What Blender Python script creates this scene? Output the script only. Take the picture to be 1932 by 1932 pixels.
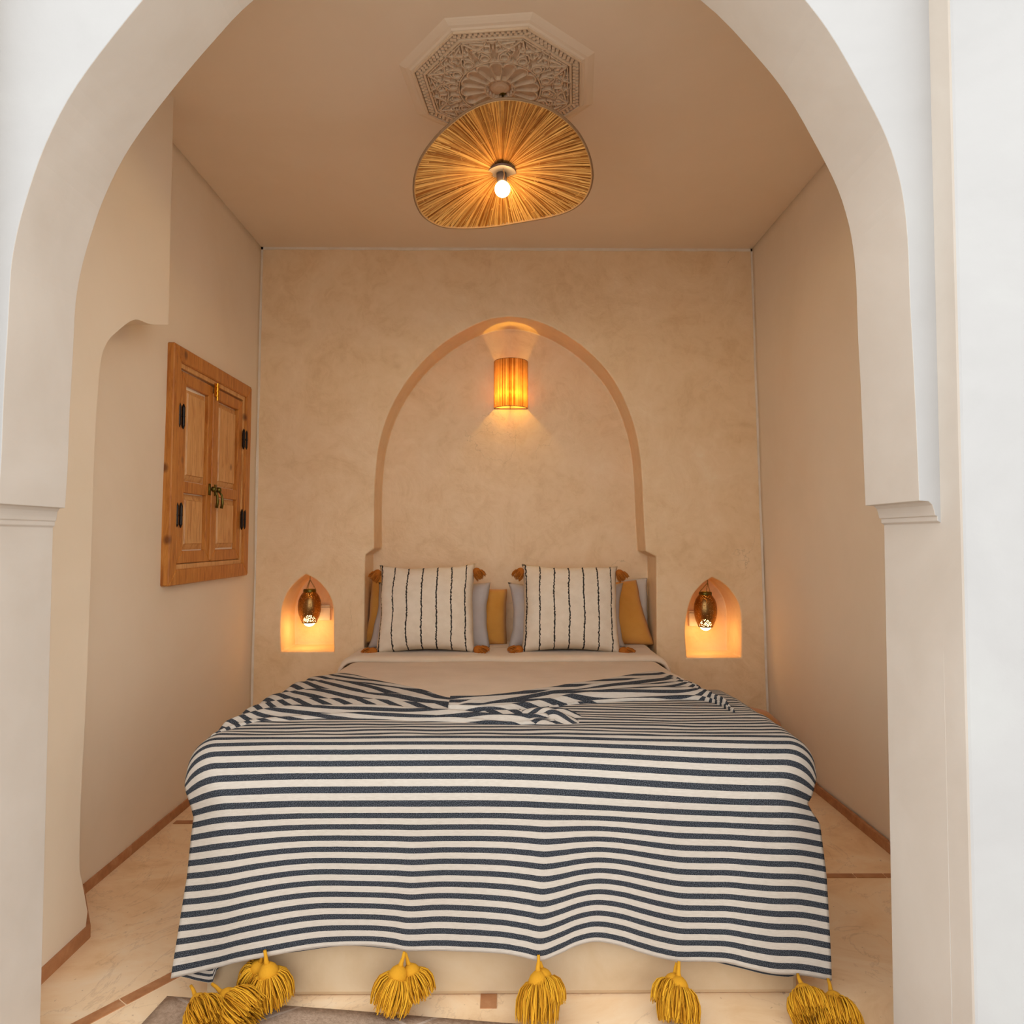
import bpy, bmesh, math, random
from math import sin, cos, pi, radians, sqrt, atan2
from mathutils import Vector, Matrix, Euler, noise
random.seed(7)
S = bpy.context.scene
C = S.collection
for o in list(bpy.data.objects): bpy.data.objects.remove(o)

# ------------------------------------------------------------ camera
F = 1300.0                                   # focal length in pixels of a 1932 px frame
CAMZ = 1.08
PITCH = math.atan(49 / F); YAW = -math.atan(11 / F)
cam_d = bpy.data.cameras.new('camera'); cam = bpy.data.objects.new('camera', cam_d); C.objects.link(cam)
cam_d.sensor_width = 36; cam_d.lens = 36 * F / 1932; cam_d.clip_start = 0.05
cam.location = (0, 0, CAMZ); cam.rotation_euler = Euler((pi / 2 + PITCH, 0, YAW), 'XYZ')
S.camera = cam
# ------------------------------------------------------------ world, exposure
W = bpy.data.worlds.new('world'); S.world = W; W.use_nodes = True
wn = W.node_tree; wn.nodes.clear()
wo = wn.nodes.new('ShaderNodeOutputWorld'); wb = wn.nodes.new('ShaderNodeBackground')
wb.inputs[0].default_value = (0.93, 0.97, 1.0, 1); wb.inputs[1].default_value = 2.05
wn.links.new(wb.outputs[0], wo.inputs[0])
S.view_settings.view_transform = 'Standard'; S.view_settings.look = 'None'
S.view_settings.gamma = 1; S.view_settings.use_curve_mapping = False
S.view_settings.exposure = 0.22

# ------------------------------------------------------------ measuring helpers
RM = cam.rotation_euler.to_matrix()
def ray(px, py): return RM @ Vector(((px - 966) / F, -(py - 966) / F, -1.0))
def aty(px, py, Y): d = ray(px, py); t = Y / d.y; return Vector((d.x * t, Y, CAMZ + d.z * t))
def atz(px, py, z): d = ray(px, py); t = (z - CAMZ) / d.z; return Vector((d.x * t, d.y * t, z))
def atx(px, py, x): d = ray(px, py); t = x / d.x; return Vector((x, d.y * t, CAMZ + d.z * t))
def interp(x, pts):
    if x <= pts[0][0]: return pts[0][1]
    for (a, b), (c, d) in zip(pts, pts[1:]):
        if x <= c:
            t = (x - a) / (c - a); return b + (d - b) * t
    return pts[-1][1]
def smooth(x, pts):
    if x <= pts[0][0]: return pts[0][1]
    n = len(pts)
    for i in range(n - 1):
        if x <= pts[i + 1][0]:
            x0, y0 = pts[i]; x1, y1 = pts[i + 1]
            m0 = (y1 - pts[i - 1][1]) / (x1 - pts[i - 1][0]) if i > 0 else (y1 - y0) / (x1 - x0)
            m1 = (pts[i + 2][1] - y0) / (pts[i + 2][0] - x0) if i + 2 < n else (y1 - y0) / (x1 - x0)
            h = x1 - x0; t = (x - x0) / h
            return ((2*t**3 - 3*t*t + 1) * y0 + (t**3 - 2*t*t + t) * h * m0 + (-2*t**3 + 3*t*t) * y1 + (t**3 - t*t) * h * m1)
    return pts[-1][1]
def lerp(a, b, t): return a + (b - a) * t
def sst(t): t = max(0, min(1, t)); return t * t * (3 - 2 * t)

# ------------------------------------------------------------ materials
def lin(c):
    r = []
    for v in c:
        v = v / 255; r.append(v / 12.92 if v <= 0.04045 else ((v + 0.055) / 1.055) ** 2.4)
    return tuple(r) + (1,)
class NT:
    def __init__(s, name):
        s.m = bpy.data.materials.new(name); s.m.use_nodes = True; s.t = s.m.node_tree; s.t.nodes.clear()
        s.out = s.n('ShaderNodeOutputMaterial'); s.b = s.n('ShaderNodeBsdfPrincipled'); s.l(s.b.outputs[0], s.out.inputs[0])
    def n(s, k, **kw):
        x = s.t.nodes.new(k)
        for a, b in kw.items(): setattr(x, a, b)
        return x
    def l(s, a, b): s.t.links.new(a, b)
    def coord(s, kind='Object'): return s.n('ShaderNodeTexCoord').outputs[kind]
    def map(s, co, sc=(1, 1, 1)):
        m = s.n('ShaderNodeMapping'); m.inputs['Scale'].default_value = sc; s.l(co, m.inputs[0]); return m.outputs[0]
    def noise(s, co, scale, detail=4, rough=.55, dist=0):
        x = s.n('ShaderNodeTexNoise'); x.inputs['Scale'].default_value = scale; x.inputs['Detail'].default_value = detail
        x.inputs['Roughness'].default_value = rough; x.inputs['Distortion'].default_value = dist
        s.l(co, x.inputs['Vector']); return x.outputs['Fac']
    def ramp(s, f, stops):
        r = s.n('ShaderNodeValToRGB'); e = r.color_ramp.elements
        while len(e) < len(stops): e.new(0.5)
        for el, (p, c) in zip(e, stops): el.position = p; el.color = c
        s.l(f, r.inputs[0]); return r.outputs[0]
    def mix(s, f, a, b, mode='MIX'):
        x = s.n('ShaderNodeMix', data_type='RGBA', blend_type=mode)
        for i, v in ((0, f), (6, a), (7, b)):
            if isinstance(v, (int, float)): x.inputs[i].default_value = v
            elif isinstance(v, tuple): x.inputs[i].default_value = v
            else: s.l(v, x.inputs[i])
        return x.outputs[2]
    def math(s, op, a, b=0.0, c=0.0):
        x = s.n('ShaderNodeMath', operation=op)
        for i, v in enumerate((a, b, c)):
            if isinstance(v, (int, float)): x.inputs[i].default_value = v
            else: s.l(v, x.inputs[i])
        return x.outputs[0]
    def bump(s, h, strength, dist=.01, prev=None):
        x = s.n('ShaderNodeBump'); x.inputs['Strength'].default_value = strength; x.inputs['Distance'].default_value = dist
        s.l(h, x.inputs['Height'])
        if prev is not None: s.l(prev, x.inputs['Normal'])
        s.l(x.outputs[0], s.b.inputs['Normal']); return x.outputs[0]
    def col(s, v):
        if isinstance(v, tuple): s.b.inputs['Base Color'].default_value = v
        else: s.l(v, s.b.inputs['Base Color'])
    def rough(s, v, spec=None):
        s.b.inputs['Roughness'].default_value = v
        if spec is not None: s.b.inputs['Specular IOR Level'].default_value = spec

def plaster(name, c1, c2, c3, scale=2.0, rough=.75, bstr=.35, fine=28, spec=.3, contrast=(.3, .5, .72)):
    m = NT(name); co = m.coord()
    n1 = m.noise(co, scale, 6, .62, .6)
    c = m.ramp(n1, [(contrast[0], lin(c1)), (contrast[1], lin(c2)), (contrast[2], lin(c3))])
    n2 = m.noise(co, fine, 5, .6); n3 = m.noise(co, 3.2, 3, .5)
    m.col(c); m.rough(rough, spec)
    b = m.bump(n3, bstr * .6, .04); m.bump(n2, bstr * .35, .004, b); return m.m
M = {}
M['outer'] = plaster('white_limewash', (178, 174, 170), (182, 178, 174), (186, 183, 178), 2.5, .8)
M['arch'] = plaster('limewash_warm_bounce', (203, 190, 175), (208, 196, 182), (213, 202, 189), 2.5, .8)  # same limewash as outer, with warm light bounced from the room painted in
M['side'] = plaster('cream_wall_paint', (230, 209, 180), (235, 215, 188), (238, 219, 193), 1.2, .8)
M['ceil'] = plaster('cream_ceiling_paint', (238, 214, 184), (241, 218, 190), (244, 222, 195), 1.4, .8)
M['edge'] = plaster('white_paint_edge', (226, 208, 184), (234, 217, 196), (240, 226, 208), 12, .8)
M['stucco'] = plaster('carved_stucco', (226, 196, 160), (232, 204, 170), (237, 212, 180), 14, .85)
M['base'] = plaster('bed_plinth_plaster', (188, 158, 122), (200, 172, 136), (208, 184, 152), 3.5, .6)
def tadelakt():
    m = NT('tadelakt_back_wall'); co = m.coord()
    a = m.noise(co, 3.2, 9, .68, .9); b = m.noise(co, 14, 6, .65, 1.2)
    f = m.math('ADD', m.math('MULTIPLY', a, .65), m.math('MULTIPLY', b, .35))
    c = m.ramp(f, [(.34, lin((226, 188, 142))), (.48, lin((238, 204, 160))), (.6, lin((243, 211, 170))), (.72, lin((247, 221, 184)))])
    vo = m.n('ShaderNodeTexVoronoi', feature='DISTANCE_TO_EDGE'); vo.inputs['Scale'].default_value = 1.3
    wv = m.n('ShaderNodeVectorMath', operation='ADD'); nn = m.n('ShaderNodeTexNoise'); nn.inputs['Scale'].default_value = 3; nn.inputs['Detail'].default_value = 6
    m.l(co, nn.inputs['Vector']); m.l(co, wv.inputs[0]); m.l(nn.outputs['Color'], wv.inputs[1]); m.l(wv.outputs[0], vo.inputs['Vector'])
    k = m.ramp(vo.outputs['Distance'], [(0, (1, 1, 1, 1)), (.0022, (0, 0, 0, 1))])
    msk = m.ramp(m.noise(co, 1.7, 2), [(.55, (0, 0, 0, 1)), (.62, (1, 1, 1, 1))])
    kk = m.math('MULTIPLY', m.math('MULTIPLY', k, msk), .3)
    m.col(m.mix(kk, c, lin((130, 95, 65)))); m.rough(.42, .35)
    p = m.bump(a, .2, .03); m.bump(b, .12, .01, p); return m.m
M['tadelakt'] = tadelakt()
def floor_mat():
    m = NT('polished_floor_plaster'); co = m.coord()
    a = m.noise(m.map(co, (1, 1.6, 1)), 2.4, 9, .66, 1.4); b = m.noise(co, 22, 5, .6)
    c = m.ramp(a, [(.3, lin((228, 186, 138))), (.45, lin((242, 206, 162))), (.58, lin((247, 217, 178))), (.75, lin((250, 228, 198)))])
    v = m.noise(m.map(co, (1.3, 1, 1)), 2.1, 7, .6, 1.6)
    vv = m.math('ABSOLUTE', m.math('SUBTRACT', v, .5))
    vein = m.ramp(vv, [(0, (1, 1, 1, 1)), (.009, (0, 0, 0, 1))])
    c = m.mix(m.math('MULTIPLY', vein, .22), c, lin((150, 98, 60)))
    sp = m.ramp(m.noise(co, 60, 2), [(.70, (0, 0, 0, 1)), (.74, (1, 1, 1, 1))])
    c = m.mix(m.math('MULTIPLY', sp, .4), c, lin((150, 100, 68)))
    m.col(c); m.rough(.45, .4); m.bump(b, .12, .005); return m.m
M['floor'] = floor_mat()
def terracotta():
    m = NT('terracotta_tile'); co = m.coord(); oi = m.n('ShaderNodeObjectInfo')
    a = m.noise(co, 16, 6, .65)
    c = m.ramp(a, [(.35, lin((160, 104, 64))), (.55, lin((186, 128, 84))), (.7, lin((202, 152, 110)))])
    c2 = m.mix(m.math('MULTIPLY', oi.outputs['Random'], .5), c, lin((176, 120, 78)))
    m.col(c2); m.rough(.5, .4); m.bump(a, .25, .004); return m.m
M['terra'] = terracotta()
def plain(name, c, rough=.6, metal=0, spec=.5, bump=None):
    m = NT(name); m.col(lin(c)); m.rough(rough, spec); m.b.inputs['Metallic'].default_value = metal
    co = m.coord(); n = m.noise(co, 30, 3); m.col(m.mix(n, lin(tuple(int(v * .88) for v in c)), lin(c)))
    if bump: m.bump(m.noise(co, bump[0], 3), bump[1], .004)
    return m.m
M['iron'] = plain('black_iron', (44, 36, 30), .32, .8)
M['brass'] = plain('brass', (222, 160, 50), .28, 1)
M['agedbrass'] = plain('aged_brass', (112, 100, 44), .35, .9)
M['silver'] = plain('grey_lampholder', (120, 100, 88), .5, .2)
M['plate'] = plain('cream_socket_plastic', (232, 222, 206), .4)
M['gapshade'] = plain('gap_shade', (30, 18, 10), .9)  # near-black colour standing in for shade between the cupboard doors
def fabric(name, c1, c2, scale=260, bstr=.3, sheen=.2):
    m = NT(name); co = m.coord()
    w = m.n('ShaderNodeTexWave', wave_type='BANDS', bands_direction='X'); w.inputs['Scale'].default_value = scale; m.l(co, w.inputs[0])
    w2 = m.n('ShaderNodeTexWave', wave_type='BANDS', bands_direction='Z'); w2.inputs['Scale'].default_value = scale; m.l(co, w2.inputs[0])
    h = m.math('ADD', w.outputs['Fac'], w2.outputs['Fac'])
    c = m.ramp(m.noise(co, 7, 5), [(.35, lin(c1)), (.65, lin(c2))])
    m.col(c); m.rough(.85, .15); m.b.inputs['Sheen Weight'].default_value = sheen
    m.bump(m.math('ADD', m.math('MULTIPLY', h, .5), m.noise(co, 12, 4)), bstr, .003); return m.m
M['duvet'] = fabric('beige_cotton', (214, 188, 156), (222, 197, 166))
M['duvetlite'] = fabric('pale_beige_cotton', (222, 199, 172), (229, 206, 181))
M['mattress'] = fabric('mattress_ticking', (215, 200, 180), (222, 208, 190))
M['grey'] = fabric('lilac_grey_linen', (196, 184, 178), (210, 199, 193), 180, .5)
M['ochre'] = fabric('ochre_linen', (216, 148, 62), (228, 162, 76), 180, .4)
M['pouf'] = fabric('tan_leather', (186, 122, 48), (202, 138, 62), 120, .3)
M['palepillow'] = fabric('pale_pillow_cotton', (205, 192, 178), (214, 202, 190), 180, .3)
def yarn(name, c1, c2):
    m = NT(name); g = m.n('ShaderNodeAttribute', attribute_name='shade'); 
    m.col(m.mix(g.outputs['Fac'], lin(c1), lin(c2))); m.rough(.8, .2)
    m.bump(m.noise(m.coord(), 400, 2), .4, .002); return m.m
M['mustard'] = yarn('mustard_wool', (186, 122, 18), (228, 170, 44))
M['rust'] = yarn('rust_wool', (160, 88, 24), (200, 120, 42))
def throw_mat():
    m = NT('striped_cotton'); uv = m.n('ShaderNodeUVMap', uv_map='cloth').outputs[0]
    sx = m.n('ShaderNodeSeparateXYZ'); m.l(uv, sx.inputs[0]); u, v = sx.outputs[0], sx.outputs[1]
    wob = m.noise(m.map(uv, (9, 40, 1)), 3, 3); fz = m.noise(m.map(uv, (900, 60, 1)), 1, 2)
    vv = m.math('ADD', m.math('ADD', v, m.math('MULTIPLY', m.math('SUBTRACT', wob, .5), .08)), m.math('MULTIPLY', m.math('SUBTRACT', fz, .5), .06))
    fr = m.math('FRACT', vv); st = m.math('LESS_THAN', fr, .475)
    dk = m.noise(m.map(uv, (520, 14, 1)), 1, 4, .8)
    dark = m.ramp(dk, [(.37, lin((12, 13, 15))), (.5, lin((46, 48, 52))), (.62, lin((104, 106, 112)))])
    lt = m.noise(m.map(uv, (60, 8, 1)), 1, 5)
    light = m.ramp(lt, [(.3, lin((188, 175, 160))), (.7, lin((200, 188, 174)))])
    m.col(m.mix(st, light, dark)); m.rough(.9, .1)
    wv = m.noise(m.map(uv, (420, 22, 1)), 1, 3)
    m.bump(wv, .35, .003); return m.m
M['throw'] = throw_mat()
def cushion_mat():
    m = NT('cream_cotton_dark_lines'); uv = m.n('ShaderNodeUVMap', uv_map='cloth').outputs[0]
    sx = m.n('ShaderNodeSeparateXYZ'); m.l(uv, sx.inputs[0]); u, v = sx.outputs[0], sx.outputs[1]
    wob = m.math('MULTIPLY', m.math('SUBTRACT', m.noise(m.map(uv, (3, 14, 1)), 2, 4, .7), .5), .035)
    x = m.math('DIVIDE', m.math('ADD', m.math('SUBTRACT', u, .03), wob), .1475)
    d = m.math('ABSOLUTE', m.math('SUBTRACT', m.math('FRACT', m.math('ADD', x, .5)), .5))
    wid = m.math('ADD', .045, m.math('MULTIPLY', m.math('SUBTRACT', m.noise(m.map(uv, (8, 50, 1)), 1, 3), .5), .11))
    ln = m.math('LESS_THAN', d, wid)
    c = m.ramp(m.noise(uv, 9, 4), [(.3, lin((226, 208, 184))), (.7, lin((236, 220, 198)))])
    m.col(m.mix(ln, c, lin((48, 44, 42)))); m.rough(.9, .1)
    cw = m.noise(m.map(uv, (70, 260, 1)), 1, 3)
    b = m.bump(cw, .5, .003); m.bump(ln, .5, .003, b); return m.m
M['cushion'] = cushion_mat()
def wood(name, light=False):
    m = NT(name); co = m.coord(); 
    g = m.noise(m.map(co, (9, 9, 1.1)), 6, 6, .6, 1.3)
    if light: st = [(.3, lin((186, 122, 62))), (.48, lin((214, 156, 92))), (.7, lin((226, 172, 112)))]
    else: st = [(.3, lin((158, 88, 30))), (.48, lin((190, 118, 48))), (.7, lin((208, 140, 66)))]
    c = m.ramp(g, st)
    vo = m.n('ShaderNodeTexVoronoi'); vo.inputs['Scale'].default_value = 6.5; m.l(m.map(co, (1, 1, .8)), vo.inputs['Vector'])
    kn = m.ramp(vo.outputs['Distance'], [(.05, (1, 1, 1, 1)), (.12, (0, 0, 0, 1))])
    c = m.mix(m.math('MULTIPLY', kn, .75), c, lin((84, 36, 12)))
    m.col(c); m.rough(.42, .4); m.bump(g, .15, .003); return m.m
M['wood'] = wood('pine_frame'); M['woodlite'] = wood('pine_panel', True)
def raffia(name, c1, c2, trans):
    m = NT(name); g = m.n('ShaderNodeAttribute', attribute_name='shade')
    co = m.coord(); n = m.noise(co, 40, 4)
    f = m.math('ADD', m.math('MULTIPLY', g.outputs['Fac'], .75), m.math('MULTIPLY', n, .25))
    c = m.ramp(f, [(.15, lin(c1)), (.8, lin(c2))])
    m.col(c); m.rough(.6, .25)
    tr = m.n('ShaderNodeBsdfTranslucent'); m.l(c, tr.inputs[0])
    mx = m.n('ShaderNodeMixShader'); mx.inputs[0].default_value = trans
    m.l(m.b.outputs[0], mx.inputs[1]); m.l(tr.outputs[0], mx.inputs[2]); m.l(mx.outputs[0], m.out.inputs[0]); return m.m
M['raffia'] = raffia('raffia', (158, 94, 28), (242, 192, 112), .3)
M['sconce'] = raffia('sconce_raffia', (150, 90, 30), (230, 178, 110), .5)
M['trimband'] = plain('shade_binding', (150, 112, 74), .7)
def emis(name, c, s):
    m = NT(name); m.b.inputs['Emission Color'].default_value = c; m.b.inputs['Emission Strength'].default_value = s; m.col((1, .9, .7, 1)); return m.m
M['bulb'] = emis('lit_bulb', (1, .80, .42, 1), 14)
M['bulbwarm'] = emis('lit_warm_bulb', (1, .72, .30, 1), 9)
def lantern_mat():
    m = NT('punched_brass'); co = m.coord()
    vo = m.n('ShaderNodeTexVoronoi'); vo.inputs['Scale'].default_value = 190; m.l(co, vo.inputs['Vector'])
    h = m.math('LESS_THAN', vo.outputs['Distance'], .33)
    m.col(lin((150, 112, 66))); m.b.inputs['Metallic'].default_value = 1; m.rough(.3)
    tr = m.n('ShaderNodeBsdfTransparent'); mx = m.n('ShaderNodeMixShader')
    m.l(h, mx.inputs[0]); m.l(m.b.outputs[0], mx.inputs[1]); m.l(tr.outputs[0], mx.inputs[2]); m.l(mx.outputs[0], m.out.inputs[0]); return m.m
M['lantern'] = lantern_mat()
def rug_mat():
    m = NT('greige_rug_pile'); co = m.coord()
    c = m.ramp(m.noise(co, 90, 5, .7), [(.3, lin((150, 124, 102))), (.7, lin((190, 162, 138)))])
    sx = m.n('ShaderNodeSeparateXYZ'); m.l(co, sx.inputs[0])
    def dia(sgn):
        q = m.math('ADD', m.math('MULTIPLY', sx.outputs[0], 1.1), m.math('MULTIPLY', sx.outputs[1], sgn * 1.9))
        q = m.math('ADD', q, m.math('MULTIPLY', m.noise(co, 8, 2), .03))
        d = m.math('ABSOLUTE', m.math('SUBTRACT', m.math('FRACT', m.math('DIVIDE', q, .42)), .5)); return m.math('LESS_THAN', d, .018)
    k = m.math('MAXIMUM', dia(1), dia(-1))
    m.col(m.mix(m.math('MULTIPLY', k, .7), c, lin((206, 186, 168)))); m.rough(.95, .1)
    m.bump(m.noise(co, 260, 3), .6, .004); return m.m
M['rug'] = rug_mat()

# ------------------------------------------------------------ object helpers
def obj(name, bm, mat, parent=None, smoothed=False, loc=None, rot=None):
    if isinstance(bm, bmesh.types.BMesh):
        me = bpy.data.meshes.new(name); bm.to_mesh(me); bm.free()
    else: me = bm
    if not me.materials: me.materials.append(mat)
    if smoothed: me.polygons.foreach_set('use_smooth', [True] * len(me.polygons))
    o = bpy.data.objects.new(name, me); C.objects.link(o)
    if parent: o.parent = parent
    if loc is not None: o.location = loc
    if rot is not None: o.rotation_euler = rot
    return o
def thing(name, label, cat, loc=(0, 0, 0), rot=(0, 0, 0), group=None):
    o = bpy.data.objects.new(name, None); C.objects.link(o); o.empty_display_size = .05
    o.location = loc; o.rotation_euler = rot; o['label'] = label; o['category'] = cat
    if group: o['group'] = group
    return o
def tag(o, label, cat, group=None):
    o['label'] = label; o['category'] = cat
    if group: o['group'] = group
    return o
def struct(o, label=None):
    o['kind'] = 'structure'
    if label: o['label'] = label; 
    return o
def dup(root, loc, rot, scale=None):
    r = root.copy(); C.objects.link(r); r.location = loc; r.rotation_euler = rot
    if scale: r.scale = (scale,) * 3
    for ch in list(root.children):
        c = ch.copy(); C.objects.link(c); c.parent = r
    return r
def mod_bevel(o, w, seg=2, ang=30):
    b = o.modifiers.new('bevel', 'BEVEL'); b.width = w; b.segments = seg; b.limit_method = 'ANGLE'; b.angle_limit = radians(ang); b.harden_normals = False
    return o
def box(bm, x0, x1, y0, y1, z0, z1):
    v = [bm.verts.new(p) for p in ((x0,y0,z0),(x1,y0,z0),(x1,y1,z0),(x0,y1,z0),(x0,y0,z1),(x1,y0,z1),(x1,y1,z1),(x0,y1,z1))]
    for f in ((3,2,1,0),(4,5,6,7),(0,1,5,4),(1,2,6,5),(2,3,7,6),(3,0,4,7)): bm.faces.new([v[i] for i in f])
    return v
def boxbm(*a, bev=0):
    bm = bmesh.new(); box(bm, *a)
    if bev: bmesh.ops.bevel(bm, geom=bm.edges[:], offset=bev, segments=2, affect='EDGES', profile=.5)
    return bm
def prism(bm, pts, axis, a, b):
    """extrude a 2D outline between a and b along an axis: 'y' takes (x,z), 'x' takes (y,z), 'z' takes (x,y)"""
    def mk(p, t): return {'y': (p[0], t, p[1]), 'x': (t, p[0], p[1]), 'z': (p[0], p[1], t)}[axis]
    A = [bm.verts.new(mk(p, a)) for p in pts]; B = [bm.verts.new(mk(p, b)) for p in pts]; n = len(pts)
    bm.faces.new(A); bm.faces.new(B[::-1])
    for i in range(n): bm.faces.new((A[i], B[i], B[(i+1) % n], A[(i+1) % n]))
    bmesh.ops.recalc_face_normals(bm, faces=bm.faces[:])
def tube(bm, pts, r, seg=6, cap=True, rs=None):
    rings = []; n = len(pts); pts = [Vector(p) for p in pts]; up = None
    for i, p in enumerate(pts):
        t = (pts[min(i+1, n-1)] - pts[max(i-1, 0)]).normalized()
        if up is None:
            up = Vector((0, 0, 1)) if abs(t.z) < .9 else Vector((1, 0, 0))
        a = t.cross(up)
        if a.length < 1e-6: a = t.orthogonal()
        a.normalize(); b = a.cross(t).normalized(); up = b
        rr = rs[i] if rs else r
        rings.append([bm.verts.new(p + a * rr * cos(2*pi*k/seg) + b * rr * sin(2*pi*k/seg)) for k in range(seg)])
    fs = []
    for i in range(n-1):
        for k in range(seg): fs.append(bm.faces.new((rings[i][k], rings[i][(k+1) % seg], rings[i+1][(k+1) % seg], rings[i+1][k])))
    if cap and seg > 2: fs.append(bm.faces.new(rings[0][::-1])); fs.append(bm.faces.new(rings[-1]))
    return fs
def lathe(bm, prof, seg=32, c=(0, 0, 0)):
    rings = []
    for r, z in prof:
        if r < 1e-5: rings.append([bm.verts.new((c[0], c[1], c[2]+z))])
        else: rings.append([bm.verts.new((c[0]+r*cos(2*pi*k/seg), c[1]+r*sin(2*pi*k/seg), c[2]+z)) for k in range(seg)])
    for A, B in zip(rings, rings[1:]):
        for k in range(seg):
            a, b = A[k % len(A)], A[(k+1) % len(A)]; c2, d = B[(k+1) % len(B)], B[k % len(B)]
            vs = []
            for v in (a, b, c2, d):
                if v not in vs: vs.append(v)
            if len(vs) > 2: bm.faces.new(vs)
def boolean(o, cutters, op='DIFFERENCE'):
    for c in cutters:
        m = o.modifiers.new('b', 'BOOLEAN'); m.object = c; m.operation = op; m.solver = 'EXACT'
    bpy.context.view_layer.update()
    dg = bpy.context.evaluated_depsgraph_get()
    me = bpy.data.meshes.new_from_object(o.evaluated_get(dg)); o.modifiers.clear(); old = o.data; o.data = me
    if not me.materials: me.materials.append(old.materials[0])
    for c in cutters: bpy.data.objects.remove(c)
    return o
def grid(bm, nu, nv, fn, uvfn=None, uvname='cloth', centred=False):
    vs = [[bm.verts.new(fn(i / nu, j / nv)) for j in range(nv+1)] for i in range(nu+1)]
    uvl = bm.loops.layers.uv.get(uvname) or bm.loops.layers.uv.new(uvname)
    for i in range(nu):
        for j in range(nv):
            q = ((i, j), (i+1, j), (i+1, j+1), (i, j+1))
            f = bm.faces.new([vs[a][b] for a, b in q]); f.smooth = True
            if uvfn:
                for lp, (a, b) in zip(f.loops, q): lp[uvl].uv = uvfn(a / nu, b / nv, (i + .5) / nu, (j + .5) / nv) if centred else uvfn(a / nu, b / nv)
    return vs

# ------------------------------------------------------------ room shell
YB = 3.5                                    # back wall face
CT = aty(955, 468, YB).z                    # ceiling height
lt, lb = aty(493, 475, YB).x, aty(474, 1320, YB).x
lb = lb + (lb - lt) * .12
rt, rb = aty(1419, 465, YB).x, aty(1450, 1350, YB).x
rb = rb + (rb - rt) * .1
# back wall with its three niches
bm = bmesh.new(); box(bm, -2.2, 2.2, YB, YB + .5, -.05, CT + .3)
wall = obj('wall_back', bm, M['tadelakt'])
def wob(pts, amp=.0016, sc=9):
    return [(x + noise.noise(Vector((x*sc, z*sc, 1.3))) * amp, z + noise.noise(Vector((x*sc, z*sc, 7.7))) * amp) for x, z in pts]
def px_outline(pts, Y): return [(aty(a, b, Y).x, aty(a, b, Y).z) for a, b in pts]
def densify(pts, n=6):
    """Catmull-Rom through the given points (open)"""
    out = []
    for i in range(len(pts) - 1):
        p0 = pts[max(i-1, 0)]; p1 = pts[i]; p2 = pts[i+1]; p3 = pts[min(i+2, len(pts)-1)]
        for k in range(n):
            t = k / n
            out.append(tuple(.5 * ((2*p1[c]) + (-p0[c]+p2[c])*t + (2*p0[c]-5*p1[c]+4*p2[c]-p3[c])*t*t + (-p0[c]+3*p1[c]-3*p2[c]+p3[c])*t**3) for c in (0, 1)))
    out.append(pts[-1]); return out
La = [(706, 1035), (706, 960), (708, 900), (715, 840), (732, 783), (760, 730), (797, 683), (840, 645), (885, 618), (925, 602), (962, 597)]
Ra = [(962, 597), (1000, 602), (1043, 618), (1085, 643), (1120, 672), (1150, 706), (1175, 748), (1195, 800), (1206, 850), (1211, 905), (1214, 970), (1218, 1040)]
big = densify(La, 5)[:-1] + densify(Ra, 5)
poly = [(686, 1300), (689, 1047)] + big + [(1238, 1050), (1239, 1300)]
cut1 = bmesh.new(); prism(cut1, px_outline(poly, YB), 'y', YB - .1, YB + .21); c1 = obj('c', cut1, M['tadelakt'])
def small_niche(pts, dx):
    b = bmesh.new(); prism(b, px_outline(pts, YB), 'y', YB - .1, YB + .235); return obj('c', b, M['tadelakt'])
nl = densify([(530, 1230), (529, 1190), (531, 1150), (541, 1120), (558, 1098), (577, 1083)], 5)[:-1] + densify([(577, 1083), (600, 1097), (618, 1118), (628, 1145), (629, 1190), (630, 1230)], 5)
nr = densify([(1296, 1241), (1293, 1190), (1297, 1155), (1307, 1124), (1325, 1102), (1344, 1089)], 5)[:-1] + densify([(1344, 1089), (1367, 1102), (1386, 1124), (1397, 1150), (1399, 1190), (1399, 1241)], 5)
boolean(wall, [c1, small_niche(nl, 0), small_niche(nr, 0)])
mod_bevel(wall, .007, 3, 35); struct(wall)

# floor, ceiling, side walls
fl = obj('floor', boxbm(-1.9, 1.9, 1.25, 3.55, -.1, 0), M['floor']); struct(fl)
cy = obj('courtyard_floor', boxbm(-6, 6, -7, 1.25, -.1, -.004), M['outer']); struct(cy)
ce = obj('ceiling', boxbm(-1.6, 1.6, 1.30, 3.6, CT, CT + .2), M['ceil']); struct(ce)
def side_wall(name, xt, xb, sgn):
    bm = bmesh.new(); ny, nz = 40, 40; rows = []
    def f(u, v):
        y = 1.3 + u * (YB + .02 - 1.3); z = -.02 + v * (CT + .04)
        x = lerp(xb, xt, z / CT) + noise.noise(Vector((y * 1.7, z * 1.7, sgn * 5))) * .006
        return (x, y, z)
    grid(bm, ny, nz, f)
    bnd = [e for e in bm.edges if e.is_boundary]
    r = bmesh.ops.extrude_face_region(bm, geom=bm.faces[:])
    for v in [g for g in r['geom'] if isinstance(g, bmesh.types.BMVert)]: v.co.x = sgn * 1.9
    bmesh.ops.recalc_face_normals(bm, faces=bm.faces[:])
    o = obj(name, bm, M['side']); return struct(o)
wl = side_wall('wall_left', lt, lb, -1); wr = side_wall('wall_right', rt, rb, 1)
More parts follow.
